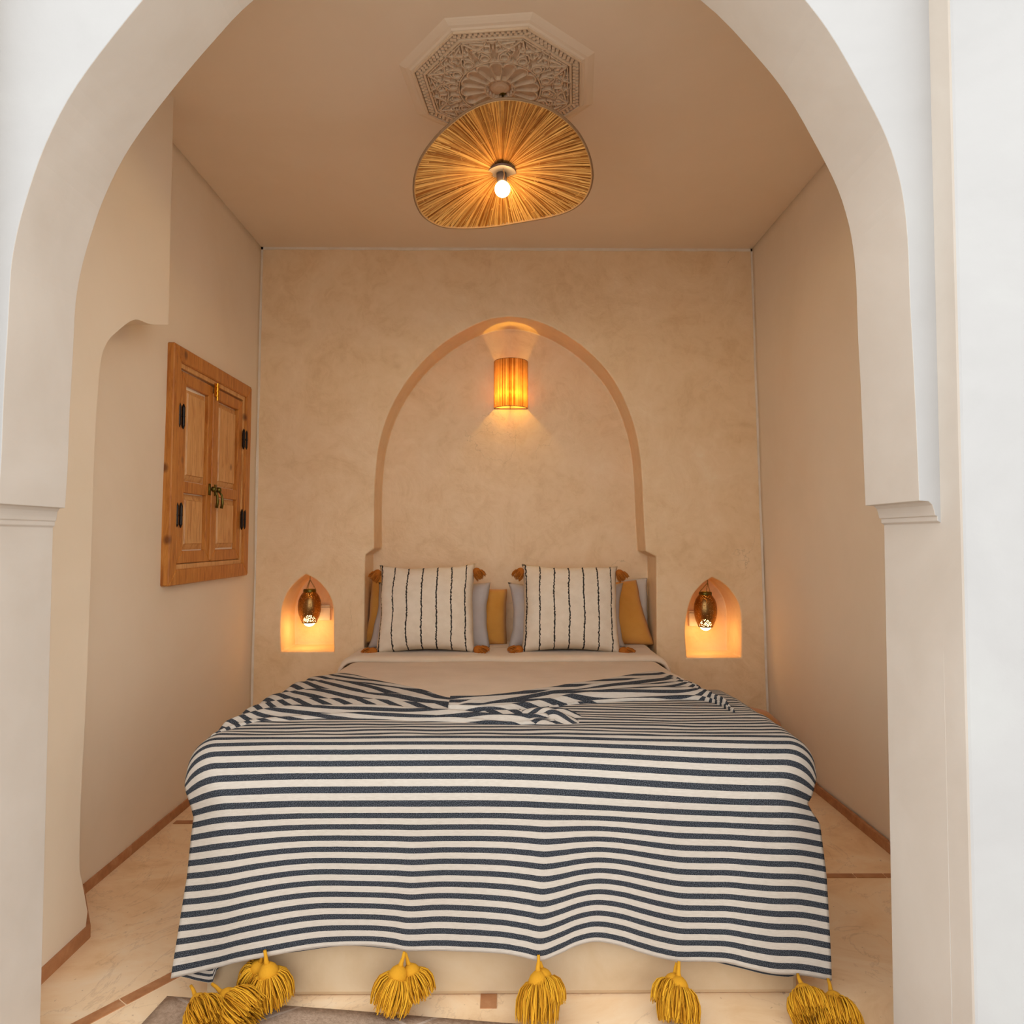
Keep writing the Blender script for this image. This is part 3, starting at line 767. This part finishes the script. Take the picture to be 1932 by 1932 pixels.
# ------------------------------------------------------------ cupboard in the left wall
def wall_x(z): return lerp(lb, lt, z / CT)
Yn, Yf_ = atx(315, 645, wall_x(1.8)).y, atx(464, 735, wall_x(1.8)).y
Zt, Zb = atx(315, 645, wall_x(1.8)).z, atx(300, 1107, wall_x(.9)).z
Wc, Hc = Yf_ - Yn, Zt - Zb
cab = thing('wall_cupboard', 'pine wall cupboard with two panelled doors, iron hinges and brass catches on the left wall', 'cupboard',
            (wall_x(1.35) + .004, (Yn + Yf_) / 2, Zb), (0, math.atan((lt - lb) / CT), 0))
# local axes: x = out of the wall, y = along the wall, z = up
def frame_bm(y0, y1, z0, z1, w, x0, x1, bev=.003, wb_=None, wt_=None):
    bm = bmesh.new(); wb_ = wb_ or w; wt_ = wt_ or w
    O = [(y0, z0), (y1, z0), (y1, z1), (y0, z1)]; I = [(y0+w, z0+wb_), (y1-w, z0+wb_), (y1-w, z1-wt_), (y0+w, z1-wt_)]
    for k in range(4):
        k2 = (k+1) % 4; q = [O[k], O[k2], I[k2], I[k]]
        A = [bm.verts.new((x0, a, b)) for a, b in q]; B = [bm.verts.new((x1, a, b)) for a, b in q]
        bm.faces.new(A); bm.faces.new(B[::-1])
        for j in range(4): bm.faces.new((A[j], B[j], B[(j+1) % 4], A[(j+1) % 4]))
    bmesh.ops.recalc_face_normals(bm, faces=bm.faces[:])
    bmesh.ops.bevel(bm, geom=bm.edges[:], offset=bev, segments=1, affect='EDGES')
    return bm
hw, = (Wc / 2,)
obj('frame', frame_bm(-hw, hw, 0, Hc, .060, -.03, .022, .004), M['wood'], cab)
obj('inner_lip', frame_bm(-hw + .058, hw - .058, .058, Hc - .058, .020, -.03, .012, .002), M['woodlite'], cab)
obj('gap_shade_sheet', boxbm(-.045, -.03, -hw + .05, hw - .05, .05, Hc - .05), M['gapshade'], cab)  # added dark sheet behind the doors, paints the shade in their gaps
iy0, iy1, iz0, iz1 = -hw + .080, hw - .080, .076, Hc - .080
iz0 += .004; iz1 -= .006
for s, (a, b) in ((-1, (iy0, -.012)), (1, (-.008, iy1))):
    d = obj('door', None or boxbm(-.022, -.012, a, b, iz0, iz1), M['wood'], cab)
    st = frame_bm(a, b, iz0, iz1, .048, -.014, .010, .003); obj('door_frame', st, M['wood'], d)
    zm = iz0 + (iz1 - iz0) * .40
    obj('middle_rail', boxbm(-.014, .0095, a + .046, b - .046, zm - .022, zm + .022, bev=.002), M['wood'], d)
    for (z0, z1) in ((iz0 + .048, zm - .022), (zm + .022, iz1 - .048)):
        bm = bmesh.new(); ya, yb = a + .050, b - .050; z0 += .004; z1 -= .004; q = .022
        O = [(ya, z0), (yb, z0), (yb, z1), (ya, z1)]; I = [(ya+q, z0+q), (yb-q, z0+q), (yb-q, z1-q), (ya+q, z1-q)]; J = [(ya+q+.003, z0+q+.003), (yb-q-.003, z0+q+.003), (yb-q-.003, z1-q-.003), (ya+q+.003, z1-q-.003)]
        V = [[bm.verts.new((x, y, z)) for y, z in P] for x, P in ((-.012, O), (-.008, O), (.001, I), (.006, J))]
        for A, B in zip(V, V[1:]):
            for k in range(4): bm.faces.new((A[k], A[(k+1) % 4], B[(k+1) % 4], B[k]))
        bm.faces.new(V[-1]); bm.faces.new(V[0][::-1]); bmesh.ops.recalc_face_normals(bm, faces=bm.faces[:])
        obj('panel', bm, M['woodlite'], d)
    # hinges: paired barrels with pointed tips
    for zz in (iz0 + (iz1 - iz0) * .25, iz0 + (iz1 - iz0) * .76):
        yy = a - .010 if s < 0 else b + .010
        bm = bmesh.new()
        for dy in (-.0165, .0165):
            lathe(bm, [(0, -.050), (.003, -.046), (.0055, -.038), (.0065, -.036), (.0065, -.002), (.0078, -.001), (.0078, .001), (.0065, .002), (.0065, .036), (.0055, .038), (.003, .046), (0, .050)], 10, (.020, yy + dy, zz))
        obj('hinge', bm, M['iron'], d)
    zc = iz0 + (iz1 - iz0) * .405; yc = -.030 if s < 0 else .020
    bm = bmesh.new(); box(bm, .009, .014, yc - .013, yc + .013, zc - .022, zc + .026)
    lathe(bm, [(0, -.012), (.009, -.010), (.012, 0), (.009, .010), (0, .012)], 12, (.024, yc + .008, zc + .004))
    tube(bm, [(.024, yc + .012, zc), (.034, yc + .018, zc - .02), (.036, yc + .020, zc - .05), (.033, yc + .018, zc - .075)], .004, 8, rs=[.004, .0045, .006, .0065])
    bmesh.ops.recalc_face_normals(bm, faces=bm.faces[:])
    obj('catch', bm, M['agedbrass'], d, True)
obj('meeting_strip', boxbm(.008, .018, -.028, -.004, iz0 + .006, iz1 - .03, bev=.003), M['wood'], cab)
bm = bmesh.new(); box(bm, .018, .023, -.024, -.004, iz1 - .045, iz1 + .012); tube(bm, [(.027, -.014, iz1 - .06), (.027, -.014, iz1 + .014)], .0055, 10)
for q in (-.04, -.02, 0): lathe(bm, [(0, -.004), (.008, -.003), (.008, .003), (0, .004)], 12, (.027, -.014, iz1 + q))
for v in bm.verts: v.co.y = -.014 + (v.co.y + .014) * 1.5
obj('brass_bolt', bm, M['brass'], cab)

# ------------------------------------------------------------ pendant lamp
PX, PY = -.012, 2.25
pd = thing('pendant_lamp', 'wavy raffia pendant lamp with one lit bulb hanging from the ceiling rosette', 'lamp', (PX, PY, CT))
P0 = Vector((PX, PY, CT))
rim_px = [(945, 187, 2.335), (1000, 192, 2.335), (1050, 213, 2.325), (1090, 250, 2.31), (1112, 295, 2.285), (1117, 338, 2.262), (1105, 372, 2.245), (1080, 394, 2.235), (1040, 408, 2.228), (980, 419, 2.222), (930, 427, 2.215), (880, 430, 2.205), (835, 427, 2.198), (803, 411, 2.20), (786, 385, 2.212), (781, 350, 2.232), (790, 308, 2.258), (815, 268, 2.285), (850, 233, 2.31), (895, 202, 2.328)]
RIM = [atz(a, b, z) - P0 for a, b, z in rim_px]
hubc = atz(946, 325, 2.300) - P0
def rim_at(t):
    n = len(RIM); f = (t % 1) * n; i = int(f); u = f - i
    p0, p1, p2, p3 = (RIM[(i + k - 1) % n] for k in range(4))
    return .5 * ((2*p1) + (-p0 + p2) * u + (2*p0 - 5*p1 + 4*p2 - p3) * u*u + (-p0 + 3*p1 - 3*p2 + p3) * u**3)
bm = bmesh.new(); lay = bm.verts.layers.float.new('shade'); rnd = random.Random(5)
def shade_pt(t, r):
    e = rim_at(t); q = lerp(hubc, e, r); q.z += .008 * sin(pi * r); return q
NS = 520
for i in range(NS):
    t0 = i / NS + rnd.uniform(-.35, .35) / NS; wdt = rnd.uniform(.9, 1.9) / NS; off = rnd.uniform(-.0035, .0035); sh = rnd.random(); skew = rnd.uniform(-.006, .006)
    r0 = rnd.uniform(.10, .14); r1 = rnd.uniform(.985, 1.0); segs = 7; prev = None
    for k in range(segs + 1):
        r = lerp(r0, r1, k / segs); tt = t0 + skew * (r - .5) + rnd.uniform(-.0004, .0004)
        a = shade_pt(tt - wdt / 2 * (.9 + .2 * sin(k)), r); b_ = shade_pt(tt + wdt / 2, r); m = (a + b_) / 2
        o3 = off * sin(pi * min(1, r * 1.02))
        va, vb = bm.verts.new(a + Vector((0, 0, o3))), bm.verts.new(b_ + Vector((0, 0, o3 + .0006)))
        vm = bm.verts.new(m + Vector((0, 0, o3 - .0022)))
        for v in (va, vb, vm): v[lay] = max(0, min(1, sh + rnd.uniform(-.1, .1)))
        if prev: bm.faces.new((prev[0], va, vm, prev[1])); bm.faces.new((prev[1], vm, vb, prev[2]))
        prev = (va, vm, vb)
obj('raffia_shade', bm, M['raffia'], pd)
bm = bmesh.new(); lay = bm.verts.layers.float.new('shade')
nR, nT = 10, 100; G = [[bm.verts.new(shade_pt(j / nT, lerp(.10, .995, i / nR)) + Vector((0, 0, .006))) for j in range(nT)] for i in range(nR+1)]
for i in range(nR):
    for j in range(nT): bm.faces.new((G[i][j], G[i][(j+1) % nT], G[i+1][(j+1) % nT], G[i+1][j]))
for v in bm.verts: v[lay] = .3
obj('shade_backing', bm, M['raffia'], pd, True)
bm = bmesh.new(); n = 120; tube(bm, [rim_at(i / n) for i in range(n+1)], .0045, 6, cap=False); obj('rim_wire', bm, M['trimband'], pd, True)
bm = bmesh.new(); rings = []
for k in range(24):
    e = hubc + (rim_at(k/24) - hubc) * .165; e.z = hubc.z - .006; rings.append(bm.verts.new(e))
bm.faces.new(rings); r2 = bmesh.ops.extrude_face_region(bm, geom=bm.faces[:])
for v in [g for g in r2['geom'] if isinstance(g, bmesh.types.BMVert)]: v.co.z += .008
bmesh.ops.recalc_face_normals(bm, faces=bm.faces[:]); obj('hub_plate', bm, M['silver'], pd)
bc = aty(948, 357, PY) - P0
sk_top = Vector((hubc.x, hubc.y, hubc.z - .004))
bm = bmesh.new(); tube(bm, [sk_top, lerp(sk_top, bc, .55), lerp(sk_top, bc, .62)], .016, 16, rs=[.017, .017, .014]); obj('lamp_socket', bm, M['silver'], pd, True)
bm = bmesh.new(); bmesh.ops.create_uvsphere(bm, u_segments=24, v_segments=16, radius=.0258); bmesh.ops.translate(bm, verts=bm.verts, vec=bc); obj('bulb', bm, M['bulb'], pd, True)
bm = bmesh.new(); tube(bm, [(0, 0, 0), (.001, 0, -.08), (hubc.x, hubc.y, hubc.z)], .004, 8)
lathe(bm, [(0, -.001), (.012, -.001), (.012, -.008), (.005, -.014), (0, -.014)], 16); obj('cord', bm, M['agedbrass'], pd, True)
bm = bmesh.new(); lay = bm.verts.layers.float.new('shade')
tube(bm, [hubc + Vector((.006, -.03, .0)), bc + Vector((.006, -.03, .035)), bc + Vector((.004, -.032, .018))], .0012, 5)
tube(bm, [bc + Vector((.026, -.0, .01)), bc + Vector((.034, 0, -.008)), bc + Vector((.030, 0, -.035)), bc + Vector((.032, 0, -.062))], .0010, 5)
for k in range(70):
    t = rnd.random(); r = rnd.uniform(.35, .95); p = shade_pt(t, r) + Vector((0, 0, -.004)); q = p + Vector((rnd.uniform(-.02, .02), rnd.uniform(-.01, .01), rnd.uniform(-.012, -.003)))
    tube(bm, [p, lerp(p, q, .5) + Vector((0, 0, -.003)), q], .0006, 3)
for v in bm.verts: v[lay] = .8
obj('loose_fibre', bm, M['raffia'], pd)['kind'] = 'stuff'
def lamp(name, loc, power, col, r=.02, parent=None):
    l = bpy.data.lights.new(name, 'POINT'); l.energy = power; l.color = col; l.shadow_soft_size = r
    o = bpy.data.objects.new(name, l); C.objects.link(o); o.location = loc
    if parent: o.parent = parent
    return o
WARM = (1, .58, .20)
lamp('bulb_light', bc, 20.0, (1, .70, .30), .0285, pd)
pd.children[-1].name = 'bulb_light'

# ------------------------------------------------------------ ceiling rosette
RVS = [atz(a, b, CT - .012) for a, b in ((852, 61), (1002, 51), (1097, 119), (1095, 198), (783, 143), (804, 214))]
RVA = [245, 290, 335, 20, 200, 155]
def fit_oct():
    best = None
    for i in range(60):
        for j in range(60):
            cx, cy_ = -.06 + i * .0015 , 2.20 + j * .0015
            rs = [((v.x - cx) ** 2 + (v.y - cy_) ** 2) ** .5 for v in RVS]; m = sum(rs) / 6; e = sum((r - m) ** 2 for r in rs)
            if best is None or e < best[0]: best = (e, cx, cy_, m)
    _, cx, cy_, m = best; ds = []
    for v, a in zip(RVS, RVA):
        q = math.degrees(atan2(v.y - cy_, v.x - cx)) - a; ds.append((q + 180) % 360 - 180)
    return cx, cy_, m, 20 + sum(ds) / 6
RX, RY, R8, ROTD = fit_oct(); ROT = radians(ROTD); print('ROSETTE', RX, RY, R8, ROTD)
ro = thing('ceiling_rosette', 'carved octagonal plaster rosette on the ceiling above the raffia lamp', 'rosette', (RX, RY, CT)); ro.scale = (R8 / .285, R8 / .285, 1)
def octp(R, z): return [Vector((R * cos(ROT + k * pi/4), R * sin(ROT + k * pi/4), z)) for k in range(8)]
def octring(prof, mat, name):
    bm = bmesh.new(); rr = [[bm.verts.new(p) for p in octp(R, z)] for R, z in prof]
    for A, B in zip(rr, rr[1:]):
        for k in range(8): bm.faces.new((A[k], A[(k+1) % 8], B[(k+1) % 8], B[k]))
    bmesh.ops.recalc_face_normals(bm, faces=bm.faces[:]); return obj(name, bm, mat, ro)
octring([(.330, 0), (.326, -.002), (.318, -.005), (.308, -.008), (.298, -.009), (.292, -.012), (.285, -.012), (.285, 0)], M['ceil'], 'outer_moulding')
bm = bmesh.new(); prism(bm, [(p.x, p.y) for p in octp(.287, 0)], 'z', -.004, 0); obj('back_plate', bm, M['stucco'], ro)
def ridge(bm, pts, w, z0=-.003, h=.014, closed=False):
    n = len(pts); L = []; 
    for i in range(n):
        a = pts[(i-1) % n] if closed or i > 0 else pts[0]; b_ = pts[(i+1) % n] if closed or i < n-1 else pts[-1]
        t = Vector((b_[0]-a[0], b_[1]-a[1])).normalized(); s = Vector((-t.y, t.x)); p = Vector(pts[i])
        L.append([bm.verts.new((*(p + s * w), z0)), bm.verts.new((*(p + s * w * .6), z0 - h)), bm.verts.new((*(p - s * w * .6), z0 - h)), bm.verts.new((*(p - s * w), z0))])
    for i in range(n if closed else n-1):
        A, B = L[i], L[(i+1) % n]
        for k in range(3): bm.faces.new((A[k], A[k+1], B[k+1], B[k]))
    if not closed: bm.faces.new(L[0][::-1]); bm.faces.new(L[-1])
def pol(r, a): return (r * cos(a), r * sin(a))
bm = bmesh.new()
for R, w in ((.283, .0035), (.250, .006), (.240, .0022)): ridge(bm, [(p.x, p.y) for p in octp(R, 0)], w, closed=True)
obj('border', bm, M['stucco'], ro)
bm = bmesh.new()                                           # two staggered rows of little studs
for k in range(8):
    for row, R in enumerate((.262, .272)):
        A, B = octp(R, 0)[k], octp(R, 0)[(k+1) % 8]; m = 13
        for i in range(m):
            p = lerp(A, B, (i + .5 * row + .25) / m); q = .0048
            box(bm, p.x - q, p.x + q, p.y - q, p.y + q, -.015, -.002)
o = obj('border_stud', bm, M['stucco'], ro); o['kind'] = 'stuff'
def petal_pts(r0, r1, hw_, ang, n=8):
    out = []
    for k in range(n+1):
        t = k / n; r = lerp(r0, r1 - hw_, t); out.append((r, hw_ * (.35 + .65 * sin(pi/2 * t))))
    for k in range(1, 8):
        a = pi/2 - k * pi/8; out.append((r1 - hw_ + hw_ * cos(a), hw_ * sin(a)))
    full = out + [(r, -y) for r, y in out[:n+1][::-1]]
    return [(r * cos(ang) - y * sin(ang), r * sin(ang) + y * cos(ang)) for r, y in full]
bm0 = bmesh.new(); ridge(bm0, petal_pts(.048, .128, .0205, 0), .0035, closed=True); pm = mk('petal', bm0, M['stucco']); pm.polygons.foreach_set('use_smooth', [False] * len(pm.polygons))
for k in range(16): obj('petal', pm, None, ro, rot=(0, 0, ROT + k * pi/8))
bm0 = bmesh.new(); ridge(bm0, [pol(.0135, a * pi/6) for a in range(12)], .0032, closed=True)
for s in (-1, 1): ridge(bm0, [(-.016, s * .010), (-.006, s * .018), (.010, s * .018), (.024, s * .008), (.032, 0)], .0028)
sm = mk('small_ring', bm0, M['stucco']); sm.polygons.foreach_set('use_smooth', [False] * len(sm.polygons))
for k in range(16): a = ROT + (k + .5) * pi/8; obj('small_ring', sm, None, ro, loc=(*pol(.153, a), 0), rot=(0, 0, a))
bm = bmesh.new(); lathe(bm, [(0, -.013), (.016, -.013), (.022, -.011), (.030, -.010), (.034, -.004)], 24)
obj('centre_boss', bm, M['stucco'], ro)
def leaf(bm, c, a, L, w, h=.013):
    c = Vector(c); d = Vector((cos(a), sin(a))); s = Vector((-d.y, d.x)); z0 = -.003
    pts = [c - d*L/2, c + s*w, c + d*L/2, c - s*w]; B = [bm.verts.new((p.x, p.y, z0)) for p in pts]; T = [bm.verts.new((*(c + (p-c) * .6), z0 - h)) for p in pts]
    bm.faces.new(T)
    for k in range(4): bm.faces.new((B[k], B[(k+1) % 4], T[(k+1) % 4], T[k]))
bm0 = bmesh.new()                                          # one eighth of the carved field, repeated around
for sg in (-1, 1):
    a1 = sg * pi/16
    ridge(bm0, [pol(.186, a1 * .2), pol(.192, a1 * .8), pol(.205, a1 * 1.3), pol(.220, a1 * 1.55), pol(.232, a1 * 1.8)], .003)
    ridge(bm0, [pol(.178, a1 * 1.7), pol(.200, a1 * 1.75), pol(.214, a1 * .9), pol(.224, a1 * .4)], .0028)
    for r, f, aa, L, w in ((.198, .35, .5, .020, .005), (.212, .55, -.6, .018, .005), (.226, .9, .9, .018, .0045), (.205, 1.05, 1.2, .016, .0045), (.190, 1.15, -.3, .016, .004), (.222, 1.35, .1, .018, .004), (.182, .6, 1.0, .014, .004)):
        leaf(bm0, pol(r, a1 * f), sg * aa, L, w)
leaf(bm0, (.206, 0), 0, .034, .006); leaf(bm0, (.228, 0), pi/2, .022, .0045)
bmesh.ops.recalc_face_normals(bm0, faces=bm0.faces[:])
fm = mk('carved_leaves', bm0, M['stucco']); fm.polygons.foreach_set('use_smooth', [False] * len(fm.polygons))
for k in range(8): obj('carved_leaves', fm, None, ro, rot=(0, 0, ROT + k * pi/4)); obj('carved_leaves', fm, None, ro, rot=(0, 0, ROT + (k + .5) * pi/4)).scale = (.93, .93, .93)
bm = bmesh.new(); ridge(bm, [pol(.134, 2*pi*k/48) for k in range(48)], .0028, closed=True)
for k in range(8):                                         # straight interlace straps
    a = ROT + k * pi/4; ridge(bm, [pol(.240, a), pol(.170, a + .20)], .0032); ridge(bm, [pol(.240, a), pol(.170, a - .20)], .0032)
for k in range(16): leaf(bm, pol(.138, ROT + k * pi/8), ROT + k * pi/8, .018, .005); leaf(bm, pol(.043, ROT + (k+.5) * pi/8), ROT + (k+.5) * pi/8, .012, .0035)
obj('interlace', bm, M['stucco'], ro)

# ------------------------------------------------------------ wall sconce
WB = YB + .21
sp = aty(964, 720, WB - .05); sz0, sz1 = aty(964, 765, WB - .09).z, aty(964, 675, WB - .09).z
RSX = (aty(995, 720, WB - .02).x - aty(933, 720, WB - .02).x) / 2; DS = .088
sc = thing('wall_sconce', 'half-round raffia wall sconce, lit, inside the arched niche above the bed', 'lamp', (sp.x, WB, (sz0 + sz1) / 2))
H2 = (sz1 - sz0) / 2
bm = bmesh.new(); lay = bm.verts.layers.float.new('shade'); NSt = 90
for i in range(NSt):
    a0, a1 = pi * (i - .15) / NSt, pi * (i + 1.15) / NSt; sh = rnd.random() * .9; of = rnd.uniform(0, .0022)
    if abs(i - NSt / 2 + 2) < 3: sh *= .25; of = .003
    vs = []
    for a in (a0, (a0+a1)/2, a1):
        rr = 1 + of / .08 + (.0 if a != (a0+a1)/2 else .008)
        vs.append([bm.verts.new((-RSX * cos(a) * rr, -DS * sin(a) * rr, z)) for z in (-H2, 0, H2)])
    for A, B in zip(vs, vs[1:]):
        for k in range(2): bm.faces.new((A[k], B[k], B[k+1], A[k+1]))
    for r_ in vs:
        for v in r_: v[lay] = sh
obj('sconce_shade', bm, M['sconce'], sc)
bm = bmesh.new()
for z in (-H2, H2): tube(bm, [(-RSX * cos(pi*k/30), -DS * sin(pi*k/30), z) for k in range(31)], .0022, 6); tube(bm, [(-RSX, -.001, z), (RSX, -.001, z)], .0022, 6)
tube(bm, [(-.004, -DS, -H2), (-.004, 0, -H2)], .0016, 6)
for s in (-1, 1): tube(bm, [(s * RSX, -.002, -H2), (s * RSX, -.002, H2)], .0022, 6)
obj('wire_frame', bm, M['trimband'], sc, True)
bm = bmesh.new(); tube(bm, [(0, -.0, -.02), (0, -.032, -.02)], .012, 14); tube(bm, [(0, -.036, -.055), (0, -.036, -.01)], .013, 14)
obj('lampholder', bm, M['silver'], sc, True)
bm = bmesh.new(); bmesh.ops.create_uvsphere(bm, u_segments=16, v_segments=12, radius=.017); bmesh.ops.scale(bm, vec=(1, 1, 1.7), verts=bm.verts); bmesh.ops.translate(bm, verts=bm.verts, vec=(0, -.036, .02)); obj('bulb', bm, M['bulbwarm'], sc, True)
lamp('bulb_light', (0, -.040, -.045), 13.0, (1, .58, .07), .014, sc)

# ------------------------------------------------------------ niche lanterns
def lantern(px, pyt, pyb, apex_px, label, n):
    Yl = YB + .12; c = aty(px, (pyt + pyb) / 2, Yl); top = aty(px, pyt, Yl).z; bot = aty(px, pyb, Yl).z; h = top - bot; r = aty(px + 21.5, 1140, Yl).x - aty(px, 1140, Yl).x
    t = thing('hanging_lantern', label, 'lantern', (c.x, Yl, bot), group='punched brass lanterns in the bedside niches')
    bm = bmesh.new()
    prof = [(.62, .06), (.74, .14), (.90, .28), (.985, .42), (1.0, .54), (.95, .68), (.82, .80), (.66, .88), (.52, .93)]
    lathe(bm, [(r * a, h * b) for a, b in prof], 40); obj('lantern_body', bm, M['lantern'], t, True)
    bm = bmesh.new(); lathe(bm, [(r * .54, h * .925), (r * .56, h * .94), (r * .54, h * 1.0), (r * .50, h * 1.01), (r*.3, h*1.01)], 32)
    lathe(bm, [(r * .60, h * .045), (r * .64, h * .05), (r * .64, h * .07), (r * .60, h * .075)], 32); obj('collar', bm, M['agedbrass'], t, True)['kind'] = 'stuff'
    hk = aty(apex_px[0], apex_px[1], Yl) - Vector((c.x, Yl, bot))
    bm = bmesh.new()
    for k in range(3):
        a = k * 2.1 + .4; p = Vector((r * .5 * cos(a), r * .5 * sin(a), h)); q = hk + Vector((0, 0, -.01)); nL = 9
        for i in range(nL):
            m = lerp(p, q, (i + .5) / nL); s = (q - p).length / nL * .62; e = .0026; d = (q - p).normalized(); sd = d.cross(Vector((cos(i * 1.57), sin(i * 1.57), .1))).normalized()
            tube(bm, [m + d * s * cos(2*pi*j/10) + sd * e * sin(2*pi*j/10) for j in range(11)], .0007, 4, cap=False)
    tube(bm, [hk + Vector((0, 0, -.012)), hk + Vector((0, 0, .05))], .0016, 6); obj('chain', bm, M['agedbrass'], t)
    bm = bmesh.new(); bmesh.ops.create_uvsphere(bm, u_segments=18, v_segments=14, radius=r * .52); bmesh.ops.scale(bm, vec=(1, 1, .95), verts=bm.verts); bmesh.ops.translate(bm, verts=bm.verts, vec=(0, 0, h * .10)); obj('bulb', bm, M['bulbwarm'], t, True)
    lamp('bulb_light', (0, -.01, h * .10 - r * .2), 1.7, (1, .52, .14), r * .53, t)
    return t
lantern(584, 1112, 1178, (585, 1090), 'egg-shaped punched brass lantern, lit, hanging in the small niche left of the bed', 0)
lantern(1331, 1117, 1186, (1335, 1096), 'egg-shaped punched brass lantern, lit, hanging in the small niche right of the bed', 1)
for (x0, x1, y0, y1, lab) in ((601, 624, 1141, 1170, 'pale rectangular socket box at the back of the left lantern niche'), (1299, 1320, 1152, 1181, 'pale rectangular socket box at the back of the right lantern niche')):
    Yp = YB + .235; a = aty(x0, y1, Yp); b_ = aty(x1, y0, Yp); r_ = thing('socket_box', lab, 'socket', ((a.x + b_.x)/2, Yp, (a.z + b_.z)/2), group='socket boxes in the lantern niches')
    w2, h2 = (b_.x - a.x)/2, (b_.z - a.z)/2
    obj('box_body', boxbm(-w2, w2, -.016, 0, -h2, h2 * .72, bev=.002), M['plate'], r_); obj('box_lid', boxbm(-w2, w2, -.019, 0, h2 * .78, h2, bev=.002), M['plate'], r_)
